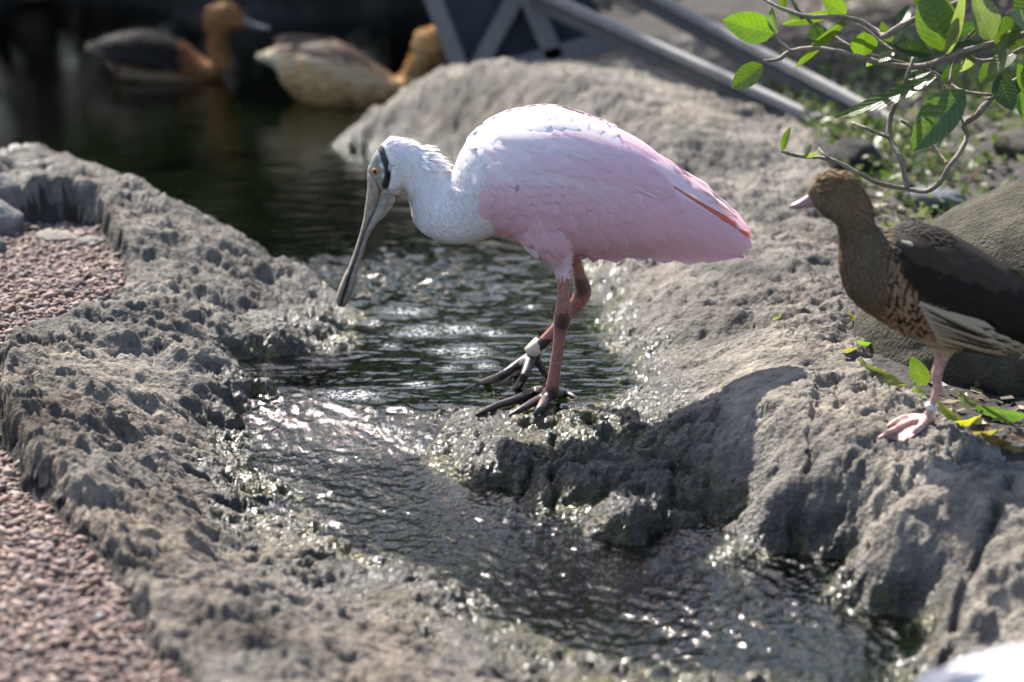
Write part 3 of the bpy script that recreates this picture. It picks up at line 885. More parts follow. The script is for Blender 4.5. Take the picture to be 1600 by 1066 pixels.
def sb_col(u, v, V):
    n = len(u)
    white = np.array([.84, .80, .815]); pink = np.array([.76, .475, .545]); deep = np.array([.74, .40, .49])
    k = sstep(770, 900, u + (v - 260) * .35)[:, None]
    col = white * (1 - k) + pink * k
    k2 = (sstep(730, 800, u) * sstep(300, 380, v))[:, None]
    col = col * (1 - k2) + (white * .45 + pink * .55) * k2
    # bare face
    side = (u - 600) * .93 + (v - 262) * -.20
    face = (1 - sstep(-4, 4, side + 4 * np.sin(v * .4))) * (u < 640) * (v < 320)
    grey = np.array([.25, .245, .21])
    sp = (_hash(np.floor(V[:, 0] * 500), np.floor(V[:, 2] * 500), 3) * .5 + .75)[:, None]
    col = col * (1 - face[:, None]) + grey * sp * face[:, None]
    d = np.hypot((u - 606 + (v - 262) * .02) / 7.5, (v - 262) / 24)
    d2 = np.hypot((u - 597) / 6, (v - 240) / 12)
    blk = 1 - sstep(4.0, 7.0, dist_poly(u, v, [(596, 231), (602, 246), (607, 262), (606, 276), (603, 287)]))
    ear = (1 - sstep(.6, 1.0, np.hypot((u - 611) / 4.2, (v - 257) / 8)))
    col = col * (1 - blk[:, None]) + np.array([.012, .012, .012]) * blk[:, None]
    col = col * (1 - ear[:, None]) + np.array([.5, .5, .52]) * ear[:, None]
    # legs
    leg = (v > 424 + 6 * np.sin(u)) & (u > 700) | (v > 400) & (u > 889) & (V[:, 1] > .012) & (u < 925)
    red = np.array([.32, .13, .11]); dark = np.array([.026, .019, .021])
    dj = np.minimum(np.hypot((u - 880) / 16, (v - 494) / 20), np.hypot((u - 911) / 18, (v - 458) / 20))
    kd = np.clip(1 - sstep(.55, 1.15, dj + .5 * (_hash(np.floor(u * .5), np.floor(v * .5), 5) - .5)), 0, 1) * .8
    kd = np.maximum(kd, sstep(594, 614, v) * .95)
    kd = np.maximum(kd, ((u < 838) & (v > 545)) * .97)
    kd = np.maximum(kd, (V[:, 1] > .012) * (v > 548) * .97)
    lc = red * (1 - kd[:, None]) + dark * kd[:, None]
    lc = lc * sp
    col = np.where(leg[:, None], lc, col)
    skin = np.where(leg, 1.0, np.maximum(face, blk * (u < 606)))
    return np.clip(col, 0, .9), skin.astype(float)

SB.body([rib_loft(ribs, Y0), near_leg, far_leg] + toe_parts, .0016, sb_col, 5)
tag(SB.root, 'pale pink wading bird with flat spoon-shaped bill standing at the lip of the stream', 'spoonbill')
# bill: two mandibles
bl = [(574,270,614,302,14),(574,292,617,314,12.5),(571,318,605,334,10),(567,345,586,353,8.5),(561,368,574,374,8),(553,393,567,398,9),(545,415,561,413,12),(536,433,558,431,17),(529,450,556,447,20),(525,466,549,464,18),(528,477,540,478,9)]
def mand(part):
    out_ = []
    for ax, ay, bx, by, wv in bl:
        m = .44
        if part == 0: out_.append((ax, ay, ax + (bx - ax) * (m + .015), ay + (by - ay) * (m + .015), wv))
        else: out_.append((ax + (bx - ax) * (m - .015), ay + (by - ay) * (m - .015), bx, by, wv * .93))
    return rib_loft(out_, Y0, 18, 5)
for part, c in ((0, (.37, .30, .24)), (1, (.33, .30, .26))):
    V, F = mand(part)
    q = V.copy(); q[:, 1] = Y0; uvb = proj(q)
    tt = sstep(290, 470, uvb[:, 1])[:, None]
    edge_ = np.abs(V[:, 1] - Y0) / (.02)
    C = np.array(c) * (1 - tt) + np.array((.24, .20, .17)) * tt
    C = C * (1.1 - .5 * (_hash(np.floor(V[:, 2] * 900), np.floor(V[:, 1] * 300), 4))[:, None])
    make('upper_mandible' if part == 0 else 'lower_mandible', V, F, M_BILL, SB.root, cols=C)
eye(SB, 587, 265, 6.4 * px, (.62, .22, .03))
# leg band on the raised leg
bp = lerp_pts([(845, 537), (829, 553)], [yF - .002, yF])
V, F = tube([bp[0], bp[0] * .5 + bp[1] * .5, bp[1]], [.0112] * 3, 20, 1)
make('leg_band', V, F, M_BAND, SB.root, smooth=True, cols=(.52, .47, .36))

WH = (.88, .835, .85); PK = (.82, .52, .60); PL = (.85, .66, .71); DP = (.84, .49, .59); SAL = (.72, .20, .13)
def mixv(a, b, t): return tuple(x * (1 - t) + y * t for x, y in zip(a, b))
rr = random.Random(5)
def jit(c, j=.035):
    k = 1 + rr.uniform(-j, j); return tuple(min(.9, x * k) for x in c)
wing = empty('wing', SB.root.location); adopt(wing, SB.root)
specs = []
def add(u, v, ang, L, W, o0, lift, col, **kw):
    specs.append(dict(u=u, v=v, ang=ang, L=L, W=W, o0=o0, lift=lift, col=jit(col), **kw))
def to(r, t_):
    return math.degrees(math.atan2(t_[1] - r[1], t_[0] - r[0])), math.hypot(t_[0] - r[0], t_[1] - r[1])
# flight feathers, lowest layer first
ROOT = [(800,352),(822,348),(846,343),(872,336),(900,328),(930,318),(958,308),(985,300),(1005,292)]
TIP = [(915,387),(952,390),(990,392),(1030,393),(1070,395),(1108,400),(1138,402),(1160,399),(1171,389)]
for i, (r_, t_) in enumerate(zip(ROOT, TIP)):
    a_, l_ = to(r_, t_); add(*r_, a_, l_, 46, .001 + .0004 * i, .002, mixv(DP, PK, i / 9), curve=rr.uniform(-4, 2), point=.8, edge=PL)
for r_, t_, wv, c in [((1020,262),(1174,371),9,SAL),((990,240),(1172,360),22,PK),((1005,262),(1160,362),24,PL),((980,262),(1135,350),30,PK),((960,268),(1110,345),32,PK),((940,272),(1085,348),34,PK)]:
    a_, l_ = to(r_, t_); add(*r_, a_, l_, wv, .0035 if c is not SAL else .0042, .0015, c, point=.82, edge=None if c is SAL else WH)
for r_, t_, wv in [((1010,252),(1150,338),16),((985,235),(1120,312),20)]:
    a_, l_ = to(r_, t_); add(*r_, a_, l_, wv, .0062, .001, PL, point=.85, edge=WH)
# greater coverts
for i in range(11):
    k = i / 10
    u = 778 + 235 * k; v = 338 - 40 * k + rr.uniform(-3, 3)
    add(u, v, (52 if k < .25 else 64 - 26 * k) + rr.uniform(-4, 4), 34 + 90 * min(k, .4) + 26 * k, 28 + 8 * k, .0036, .0014, mixv(DP, PK, .4 + rr.random() * .3), point=.72, edge=PL)
for i in range(11):
    k = i / 10
    u = 772 + 235 * k; v = 314 - 34 * k + rr.uniform(-3, 3)
    add(u, v, (56 if k < .2 else 66 - 28 * k) + rr.uniform(-4, 4), 40 + 34 * k, 27 + 5 * k, .0042, .0014, mixv(DP, PK, .3 + rr.random() * .4), point=.68, edge=PL)
# median and lesser coverts
for row in range(5):
    for i in range(13):
        k = i / 12
        u = 752 + 8 * row * .5 + 200 * k + rr.uniform(-5, 5); v = 296 - 13 * row + 6 * abs(k - .3) - 22 * k * .4 + rr.uniform(-3, 3)
        if v < 248 + 10 * k: continue
        add(u, v, 62 - 22 * k + rr.uniform(-9, 9), 30 - 2 * row, 23 - 1.6 * row, .0046 + .0002 * row, .0013, mixv(DP, PL, .1 + .2 * row + rr.random() * .25), nt=6, edge=PL)
# white frill along the leading edge of the wing
for i in range(12):
    k = i / 11
    add(741 + 85 * k ** 1.3, 262 + 112 * k, 70 - 25 * k + rr.uniform(-10, 10), 24, 13, .003, .0008, mixv(WH, PL, .25), nt=6)
# scapulars lying over the wing
for i in range(16):
    k = i / 15
    u = 760 + 190 * k; v = 226 - 12 * math.sin(k * 3.1) + 10 * k + rr.uniform(-4, 4)
    add(u, v, 18 + 17 * k + rr.uniform(-6, 6), 60 + 46 * k, 27, .0056, .0016, mixv(WH, PK, min(1, .38 + 1.0 * k)), point=.65, curve=8, edge=WH, clamp=True)
for i in range(13):
    k = i / 12
    u = 780 + 195 * k; v = 205 - 8 * math.sin(k * 3.1) + 22 * k * k + rr.uniform(-3, 3)
    add(u, v, 12 + 24 * k + rr.uniform(-6, 6), 56 + 46 * k, 25, .0060, .0016, mixv(WH, PK, min(1, .22 + .95 * k)), point=.65, curve=6, edge=WH, clamp=True)
# mantle
for row in range(4):
    for i in range(12):
        k = i / 11
        u = 738 + 6 * row + 200 * k + rr.uniform(-4, 4)
        top = float(np.interp(u, [703, 716, 736, 760, 804, 838, 872, 900, 950], [275, 241, 211, 187, 172, 166, 166, 176, 192]))
        v = top + 9 + 13 * row + rr.uniform(-2, 2)
        an = float(np.interp(u, [715, 745, 780, 830, 870, 930], [-55, -40, -18, -4, 8, 24])) + row * 7
        add(u, v, an + rr.uniform(-10, 10), 32 + rr.uniform(-6, 8), 20 + rr.uniform(-3, 5), .0030, .0005, mixv(WH, PL, .02 + .5 * k * k), nt=6, camber=.0004, clamp=True)
for i in range(12):
    k = i / 11
    add(764 + 170 * k, 244 - 6 * math.sin(k * 3.1) + 12 * k + rr.uniform(-3, 3), 24 + 14 * k + rr.uniform(-6, 6), 46 + 40 * k, 25, .0052, .0012, mixv(WH, PK, min(1, .3 + .7 * k)), point=.65, curve=6, edge=WH, clamp=True)
SB.feathers(specs, wing)
far_w = SB.mirror_wing(SB.last)
# downy head, neck and breast
def sb_flow(u, v):
    a = np.interp(u, [575, 611, 640, 668, 690, 705, 740, 800, 900], [-60, -25, 12, 45, 55, 30, 20, 25, 15])
    low_ = sstep(300, 350, v) * (u < 760)
    return a * (1 - low_) + low_ * np.interp(u, [640, 680, 760], [65, 30, 5])
SB.fuzz(15000, lambda u, v, c: ((u < 735) & (u > 596) & ~((u > 697) & (v < 285)) & (dist_poly(u, v, [(596, 231), (602, 246), (607, 262), (606, 276), (603, 287)]) > 8)) * 1.0, sb_flow, .0075, .0014, 12, .03, seed=2)
SB.fuzz(9000, lambda u, v, c: ((u > 690) & (u < 800) | (v > 372) & (u < 905)) * 1.0, lambda u, v: np.where(v < 300, np.interp(u, [700, 740, 790], [-62, -45, -15]), sb_flow(u, v)), .009, .0016, 4, .03, seed=3)
SB.fuzz(260, lambda u, v, c: ((u > 655) & (u < 694) & (v < 262)) * 1.0, lambda u, v: np.full(u.shape, 25.0), .012, .0024, 40, .05, seed=4, name='nape_tuft')
SB.fuzz(260, lambda u, v, c: ((u > 900) & (u < 1060) & (v > 380)) * 1.0, lambda u, v: np.full(u.shape, 35.0), .014, .0022, 30, .05, seed=6, name='belly_down')

# ------------------------------------------------------------------ brown whistling duck on the bank
df = on_ground(1432, 672)
YD = float(df[1]) + .01
DK = Bird('duck', (df[0], YD, df[2]), YD)
dr = [(1266,290,1270,322,11),(1280,274,1286,336,20),(1300,266,1304,348,25),(1335,276,1309,362,27),(1361,318,1311,385,28),(1367,350,1312,420,34),(1387,358,1326,461,50),(1425,350,1368,496,66),
 (1470,358,1428,530,74),(1520,382,1482,546,74),(1565,410,1535,546,66),(1610,450,1590,540,50),(1660,490,1650,540,32),(1720,525,1715,545,14)]
px = DK.px
D0 = P(1449, 655, YD)
dleg = [tube(lerp_pts([(1478,510),(1474,540),(1470,562),(1463,588),(1465,604),(1459,625),(1452,642),(1449,655)], [YD] * 8), [x * px for x in (36,24,11,9.5,7.5,6.5,6.5,8.5)], 12, 3),
        tube([D0, gp(1420, 668, .005), gp(1395, 678, .004), gp(1370, 689, .002)], [.0062, .005, .0042, .0022], 8, 3),
        tube([D0, gp(1436, 676, .005), gp(1424, 685, .004), gp(1413, 692, .002)], [.0062, .005, .0042, .0022], 8, 3),
        tube([D0, gp(1418, 660, .006), gp(1398, 665, .004), gp(1385, 670, .002)], [.0062, .005, .0042, .0022], 8, 3),
        tube([D0, gp(1456, 660, .004), gp(1461, 664, .001)], [.006, .0042, .0022], 8, 3)]
def dk_col(u, v, V):
    head = np.array([.155, .098, .052]); cheek = np.array([.184, .140, .100]); breast = np.array([.128, .090, .055]); cream = np.array([.416, .344, .240]); dark = np.array([.024, .019, .016])
    k = sstep(300, 350, v + (u - 1300) * -.15)[:, None]
    col = head * (1 - k) + breast * k
    ck = (np.exp(-(((u - 1290) / 22) ** 2 + ((v - 318) / 20) ** 2)))[:, None] * .8
    col = col * (1 - ck) + cheek * ck
    st = np.exp(-(((u - 1372) / 14) ** 2 + ((v - 320) / 50) ** 2))[:, None] * .5
    col = col * (1 - st) + np.array([.06, .045, .035]) * st
    bl_ = (sstep(470, 540, v - (u - 1400) * .15))[:, None]
    col = col * (1 - bl_) + cream * bl_
    side = sstep(1365, 1392, u + (v - 430) * .15) * (1 - sstep(1480, 1500, u)) * sstep(370, 392, v) * (1 - sstep(505, 528, v))
    ph = (u + .32 * (v - 430) + 3 * np.sin(v * .09)) / 11.0
    bar = sstep(.45, .75, np.sin(ph * 2 * math.pi) * .5 + .5)
    sc = np.array([.30, .185, .11]) * (1 - bar[:, None]) + np.array([.03, .02, .014]) * bar[:, None]
    col = col * (1 - side[:, None]) + sc * side[:, None]
    bk = ((1 - sstep(-10, 10, v - (352 + (u - 1390) * .30) - 42)) * sstep(1378, 1400, u))[:, None]
    col = col * (1 - bk) + dark * bk
    lg = ((v > 556 + 4 * np.sin(u * .6)) & (u < 1500)) | ((v > 640) & (u < 1500))
    sp = (_hash(np.floor(V[:, 0] * 400), np.floor(V[:, 2] * 400), 3) * .4 + .8)[:, None]
    leg = np.array([.42, .235, .20]) * sp
    col = np.where(lg[:, None], leg, col)
    return col, lg.astype(float)
DK.body([rib_loft(dr, YD)] + dleg, .0022, dk_col, 5)
tag(DK.root, 'brown duck with dark wing and striped cream flanks standing on the pale rock', 'duck')
# webbing between the toes
wv_ = [D0 + np.array([0, 0, -.004]), gp(1372, 688, .001), gp(1393, 687, .001), gp(1413, 691, .001), gp(1436, 676, .001), gp(1402, 676, .001), gp(1387, 670, .001), gp(1382, 678, .001)]
make('webbed_foot', wv_ + [p + np.array([0, 0, -.0015]) for p in wv_], [(0, 5, 2, 3), (0, 3, 4), (0, 6, 7, 5), (5, 7, 1, 2), (8, 11, 10, 13), (8, 13, 15, 14)], M_SKIN, DK.root, cols=(.42, .26, .23))
V, F = tube(lerp_pts([(1457, 632), (1455, 636), (1453, 640)], [YD] * 3), [.0072] * 3, 18, 1)
make('leg_band', V, F, M_BAND, DK.root, cols=(.55, .55, .54))
bd = [(1270,297,1275,325,10),(1262,304,1267,325,9),(1250,312,1253,326,8.5),(1240,317,1242,327,8),(1235,320,1236,326,5)]
V, F = rib_loft(bd, YD, 16, 4); make('bill', V, F, M_BILL, DK.root, cols=(.27, .165, .165))
eye(DK, 1281, 297, 4.2 * px, (.05, .025, .012))
dw = empty('wing', DK.root.location); adopt(dw, DK.root)
specs = []
DKB = (.017, .012, .009); DKE = (.032, .022, .015)
for i in range(9):   # primaries and tertials
    k = i / 8
    r_ = (1470 + 40 * k, 440 - 30 * k); t_ = (1640 + 95 * k, 528 - 6 * k)
    a_, l_ = to(r_, t_); add(*r_, a_, l_, 34, .002 + .0004 * i, .003, DKB, point=.82, edge=DKE)
for row in range(5):
    for i in range(9):
        k = i / 8
        u = 1395 + 6 * row + 185 * k + rr.uniform(-5, 5); v = 372 + 17 * row + 58 * k + rr.uniform(-3, 3)
        if v + 31 > 452 + max(0, u + 40 - 1440) * .45: continue
        add(u, v, 30 + rr.uniform(-6, 6), 62, 34, .0062 + .0006 * (4 - row), .0022, DKB if row else (.05, .036, .026), nt=6, edge=DKE)
# white patch on the shoulder
add(1402, 372, 14, 17, 6, .009, .001, (.40, .36, .30), nt=5)
DK.feathers(specs, dw)
specs = []
CRM = (.448, .376, .272)
def plume(t, s): return (.035, .026, .02) if s > .3 and t > .10 else CRM
for i in range(11):  # cream flank plumes with a dark edge
    k = i / 10
    r_ = (1424 + 36 * k, 456 + 66 * k); t_ = (1530 + 50 * k, 496 + 46 * k)
    a_, l_ = to(r_, t_); specs.append(dict(u=r_[0], v=r_[1], ang=a_ + rr.uniform(-4, 4), L=l_, W=16, o0=.008 - .0002 * i, lift=.005, col=plume, point=.7))
for i in range(7):
    k = i / 6
    specs.append(dict(u=1490 + 50 * k, v=494 + 24 * k + rr.uniform(-4, 4), ang=16 + rr.uniform(-5, 5), L=74, W=11, o0=.008, lift=.004, col=plume, point=.7))
for i in range(9):   # pale undertail
    k = i / 8
    specs.append(dict(u=1500 + 120 * k, v=536 - 4 * k, ang=2, L=60, W=18, o0=.002, lift=.003, col=CRM, point=.7, nt=6))
DK.feathers(specs, DK.root, 'flank_plume')
def dk_flow(u, v): return np.interp(u, [1265, 1300, 1340, 1365, 1420], [10, 25, 60, 75, 55])
DK.fuzz(9000, lambda u, v, c: ((u < 1480) & (u > 1272)) * np.where((u > 1375) & (v > 385), .12, 1.0), dk_flow, .008, .0028, 10, .12, seed=12)

# ------------------------------------------------------------------ two ducks on the pool
def pool_duck(rb, bill_rb, Yq, base_px, label, colset, eye_px, seed, wing_pts):
    b = G(*base_px, 0.0)
    D = Bird('duck', (b[0], Yq, 0.0), Yq)
    head, body_, cream, back = [np.array(c) for c in colset]
    tail_u = rb[0][0]; head_u = rb[-1][0]
    def colfn(u, v, V):
        k = sstep(tail_u + 10, tail_u + 60, u)[:, None]
        col = cream * (1 - k) + body_ * k
        kb = (1 - sstep(-6, 6, v - np.interp(u, *wing_pts)))[:, None] * (u < head_u - 60)[:, None]
        col = col * (1 - kb) + back * kb
        fl = (sstep(.55, .8, fbm(u * .05 + 4, v * .09, 2, seed) + .6) * (1 - sstep(0, 30, np.abs(v - np.interp(u, *wing_pts) - 18))))[:, None] * (u < head_u - 70)[:, None]
        col = col * (1 - fl * .45) + cream * fl * .45
        kh = sstep(head_u - 50, head_u - 20, u)[:, None]
        col = col * (1 - kh) + head * kh
        return col, np.zeros(len(u))
    D.body([rib_loft(rb, Yq)], .0045, colfn, 4)
    tag(D.root, label, 'duck', 'ducks swimming on the pool')
    V, F = rib_loft(bill_rb, Yq, 12, 3); make('bill', V, F, M_BILL, D.root, cols=(.07, .07, .08))
    eye(D, *eye_px, .0045, (.03, .015, .01))
    wg = empty('wing', D.root.location); adopt(wg, D.root)
    sp = []
    for i in range(7):
        k = i / 6
        u = tail_u + 150 - 60 * k; v = np.interp(u, *wing_pts) - 4 - 8 * k
        sp.append(dict(u=u, v=float(v), ang=186 - 5 * k, L=72, W=17, o0=.003 + .0008 * i, lift=.004, col=tuple(back * (1 + .3 * k)), nt=6, edge=tuple(back * 2)))
    for i in range(9):
        k = i / 8
        u = tail_u + 80 + 110 * k; v = np.interp(u, *wing_pts) + 10
        sp.append(dict(u=u, v=float(v), ang=172 + rr.uniform(-8, 8), L=40, W=9, o0=.004, lift=.005, col=tuple(cream * .5 + body_ * .5), nt=5))
    D.feathers(sp, wg)
    D.fuzz(2500, lambda u, v, c: (v < 400) * 1.0, lambda u, v: np.full(u.shape, 180.0),   .020, .009, 9, .25, seed=seed)
    return D
yd2 = float(G(540, 158, 0)[1])
pool_duck([(410,82,414,92,6),(428,76,436,112,20),(448,67,452,140,38),(485,63,490,172,52),(525,64,530,178,55),(560,82,566,176,50),(595,106,600,168,38),(622,122,634,158,26),(636,110,656,146,16),(643,96,664,122,11),(649,80,674,102,11),(652,62,690,92,16),(663,48,697,80,18),(680,45,699,68,13)],
          [(690,55,696,80,9),(706,66,708,82,8),(722,74,722,84,8),(730,78,730,84,6)], yd2, (540,158), 'tawny duck with cream tail swimming beside the tip of the rock bank',
          [(.50,.31,.14),(.50,.31,.145),(.675,.576,.414),(.117,.081,.059)], (684, 62), 31, ([410, 446, 520, 560, 621], [66, 76, 74, 94, 124]))
yd1 = float(G(260, 122, 0)[1])
pool_duck([(142,68,146,78,6),(158,62,166,92,18),(180,54,186,120,34),(215,48,220,138,46),(250,52,255,140,48),(285,66,290,138,44),(312,88,320,130,32),(328,98,348,118,22),(334,84,362,96,12),(333,62,357,70,11),(326,36,360,54,15),(330,12,374,46,19),(352,4,384,40,15)],
          [(374,20,382,44,9),(394,34,396,47,8),(412,40,412,48,8),(421,43,421,48,6)], yd1, (260,122), 'dark-backed brown duck swimming at the far left of the pool, head raised',
          [(.24,.12,.048),(.13,.055,.022),(.38,.31,.22),(.012,.010,.009)], (366, 26), 33, ([142, 180, 220, 275, 330], [62, 84, 96, 100, 112]))

# ------------------------------------------------------------------ white bird in the near corner
YW = -1.42
WB = Bird('white_bird', (P(1720, 1200, YW)[0], YW, ground_z(P(1720, 1200, YW)[0], YW)), YW)
wr = [(a_, b_ + 18, c_, d_ + 18, e_) for a_, b_, c_, d_, e_ in [(1416,1118,1420,1140,12),(1436,1076,1450,1160,50),(1475,1046,1500,1215,92),(1530,1018,1560,1275,130),(1600,1003,1630,1320,155),(1690,1002,1710,1330,160),(1780,1022,1790,1310,145),(1850,1040,1845,1260,110),(1895,1010,1885,1200,70),(1915,950,1940,1120,46),(1920,890,1975,1010,38),(1935,845,1995,930,40),(1960,826,2010,905,36),(1990,836,2020,890,22)]]
zg = [ground_z(P(u, 1300, YW)[0], YW - .03) for u in (1640, 1740)]
wl = []
for (u, v), z_, dy in zip([(1640, 1290), (1740, 1300)], zg, (-.035, .035)):
    a = P(u, v, YW + dy); g_ = np.array([a[0], a[1], z_])
    wl += [tube([a, a * .4 + g_ * .6, g_ + np.array([0, 0, .006])], [.022, .009, .008], 10, 3)]
    for dx in (-.02, .005, .03): wl.append(tube([g_ + np.array([0, 0, .006]), g_ + np.array([.04, dx, .004])], [.006, .003], 8, 1))
def wb_col(u, v, V):
    lg = V[:, 2] < (np.array(zg).mean() + .035)
    c = np.tile(np.array([.62, .61, .64]), (len(u), 1)); c[lg] = (.4, .2, .15)
    return c, lg.astype(float)
WB.body([rib_loft(wr, YW)] + wl, .004, wb_col, 5)
V, F = rib_loft([(2010,842,2012,882,16),(2050,872,2046,900,12),(2090,930,2080,945,9),(2105,985,2098,990,5)], YW, 12, 3)
make('bill', V, F, M_BILL, WB.root, cols=(.5, .22, .12)); eye(WB, 1992, 856, .004, (.3, .4, .5))
ww_ = empty('wing', WB.root.location); adopt(ww_, WB.root); specs = []
for row in range(4):
    for i in range(7):
        add(1800 - 45 * i + 15 * (row % 2), 1060 + 45 * row, 178 - 6 * row, 110, 60, .003 + .001 * (6 - i) * .4, .004, (.62, .61, .64), nt=6)
WB.feathers(specs, ww_)
WB.fuzz(3000, lambda u, v, c: (v < 1330) * 1.0, lambda u, v: np.full(u.shape, 178.0), .018, .008, 6, .03, seed=41)
tag(WB.root, 'blurred white bird whose back rises into the near right corner', 'bird')

# ================================================================== stones
def stone(name, c, rx, ry, rz, seed, col, label, tilt=0.0, rough=.12, sub=4, group=None, cat='stone'):
    from mathutils import noise as mn
    bm = bmesh.new(); bmesh.ops.create_icosphere(bm, subdivisions=sub, radius=1.0)
    R_ = Matrix.Rotation(tilt, 3, 'Y')
    V = []
    for v_ in bm.verts:
        p = v_.co.copy(); o_ = Vector((seed * 3.1, seed * 1.7, 0))
        k = 1 + rough * mn.noise(p * 1.2 + o_) + rough * .5 * mn.noise(p * 2.7 + o_) + rough * .12 * mn.noise(p * 9 + o_) + rough * .06 * mn.noise(p * 30 + o_)
        m = max(abs(p.x), abs(p.y), abs(p.z)); k *= 1 + .12 * (m - .8)
        V.append(np.array(R_ @ Vector((p.x * rx * k, p.y * ry * k, p.z * rz * k))) + np.array(c))
    F = [tuple(q.index for q in f.verts) for f in bm.faces]; bm.free()
    o = make(name, V, F, M_STONE, cols=col)
    return tag(o, label, cat, group)
bc = P(1640, 490, 0.06)
stone('boulder', bc, .255, .25, .165, 2, (.062, .056, .042), 'large smooth rounded grey-green boulder behind the brown duck', -.38, .10, 6, cat='boulder')
c = on_ground(4, 372); stone('stone', c + np.array([-.03, .03, .02]), .055, .05, .036, 5, (.182, .175, .164), 'rounded grey stone at the left edge, right below the hollow in the bank', 0, .15, 4, 'stones by the hollow')
c = on_ground(10, 395); stone('stone', c + np.array([-.05, .0, .01]), .05, .04, .03, 6, (.140, .136, .130), 'darker rounded stone lying lowest at the left edge', .2, .15, 4, 'stones by the hollow')
c = on_ground(8, 330); stone('stone', c + np.array([-.03, .02, .02]), .05, .045, .04, 7, (.189, .178, .164), 'rounded stone standing highest at the left edge of the hollow', -.2, .15, 4, 'stones by the hollow')
c = on_ground(92, 378); stone('stone', c + np.array([0, .01, .004]), .036, .03, .010, 8, (.238, .217, .189), 'pale flat stone on the pebbles in front of the dark hollow', .1, .2, 4, 'stones by the hollow')
c = on_ground(140, 385); stone('stone', c + np.array([0, .01, .004]), .022, .02, .009, 9, (.196, .182, .161), 'small flat stone right of the pale one before the hollow', .0, .2, 3, 'stones by the hollow')
c = on_ground(1338, 268); stone('stone', c + np.array([0, .03, .015]), .045, .05, .036, 10, (.045, .042, .04), 'dark rounded stone on the littered ground behind the brown duck head', 0, .15, 4)
c = on_ground(1468, 330); stone('stone', c + np.array([0, .03, .012]), .05, .04, .022, 11, (.154, .161, .175), 'flat blue-grey stone beside the top of the large boulder', .1, .12, 4)
c = on_ground(1590, 245); stone('stone', c + np.array([.02, .04, .01]), .05, .05, .03, 14, (.08, .07, .06), 'brown stone on the bare earth above the boulder', .1, .2, 3)

# ================================================================== gravel
def scatter_pebbles():
    rg = np.random.default_rng(77)
    n = 125000
    x = rg.uniform(-1.15, -.02, n); y = rg.uniform(-1.0, .8, n)
    gx = x + 0.022 * fbm(x * 16, y * 16, 4, 200); gy = y + 0.030 * fbm(x * 16, y * 16, 4, 210)
    ed = dist_poly(gx, gy, GRAV, True)
    m = in_poly(gx, gy, GRAV) & (x > -.235 * (y + 3.1) - .12) & (ed > .012)
    x = x[m][:36000]; y = y[m][:36000]
    z = np.array([ground_z(a, b) for a, b in zip(x, y)])
    n = len(x)
    bm = bmesh.new(); bmesh.ops.create_icosphere(bm, subdivisions=1, radius=1.0)
    bv = np.array([v.co[:] for v in bm.verts]); bf = np.array([[q.index for q in f.verts] for f in bm.faces]); bm.free()
    r = np.clip(rg.lognormal(math.log(.0027), .45, n), .0012, .009)
    sc = np.stack([r * rg.uniform(.8, 1.4, n), r * rg.uniform(.8, 1.3, n), r * rg.uniform(.5, .85, n)], 1)
    V = bv[None] * (1 + rg.normal(0, .13, (n, len(bv), 1))) * sc[:, None]
    th = rg.uniform(0, 6.28, n); c, s_ = np.cos(th)[:, None], np.sin(th)[:, None]
    tl = rg.normal(0, .35, n)[:, None]
    X_ = V[..., 0] * c - V[..., 1] * s_; Y_ = V[..., 0] * s_ + V[..., 1] * c
    V = np.stack([X_, Y_, V[..., 2] + X_ * tl], -1)
    V += np.stack([x, y, z + sc[:, 2] * rg.uniform(.1, .9, n)], 1)[:, None]
    F = (bf[None] + (np.arange(n) * len(bv))[:, None, None]).reshape(-1, 3)
    pal = np.array([(.151,.104,.086),(.115,.083,.072),(.194,.148,.126),(.079,.067,.062),(.245,.205,.180),(.151,.115,.086),(.130,.097,.094),(.122,.119,.119)])
    C = np.array([1.12, 1.0, .95]) * pal[rg.choice(len(pal), n, p=[.24,.2,.16,.12,.08,.08,.08,.04])] * rg.uniform(.75, 1.25, (n, 1))
    o = make('gravel', V.reshape(-1, 3), F, M_PEBBLE, cols=np.repeat(C, len(bv), 0))
    tag(o, 'pinkish brown pebbles covering the ground left of the bank', 'gravel', kind='stuff')
scatter_pebbles()

# ================================================================== leaves, shrub, litter
def leaf_geo(base, tip, wid, roll, fold=.25, sag=.06, nt=9, wav=0.0, seed=0):
    base = np.array(base, float); tip = np.array(tip, float)
    ax = tip - base; L = np.linalg.norm(ax); ax /= L
    vd = np.array([0, -1.0, .25]); s0 = np.cross(ax, vd); s0 /= np.linalg.norm(s0)
    n0 = np.cross(s0, ax)
    s_ = s0 * math.cos(roll) + n0 * math.sin(roll); n_ = np.cross(s_, ax)
    V = []; U = []
    sv5 = (-1, -.6, -.25, 0, .25, .6, 1)
    for i in range(nt):
        t = i / (nt - 1)
        wv = wid / 2 * (math.sin(math.pi * t ** .85) ** .75 if 0 < t < 1 else 0) + .0006
        for sv in sv5:
            p = base + ax * L * t + s_ * wv * sv + n_ * (abs(sv) * wv * fold - sag * L * 4 * t * (1 - t) * -1 + wav * L * math.sin(t * 9 + sv * 2 + seed))
            V.append(p); U.append((sv, t))
    k = len(sv5)
    F = [(i * k + j, i * k + j + 1, (i + 1) * k + j + 1, (i + 1) * k + j) for i in range(nt - 1) for j in range(k - 1)]
    return np.array(V), F, np.array(U)

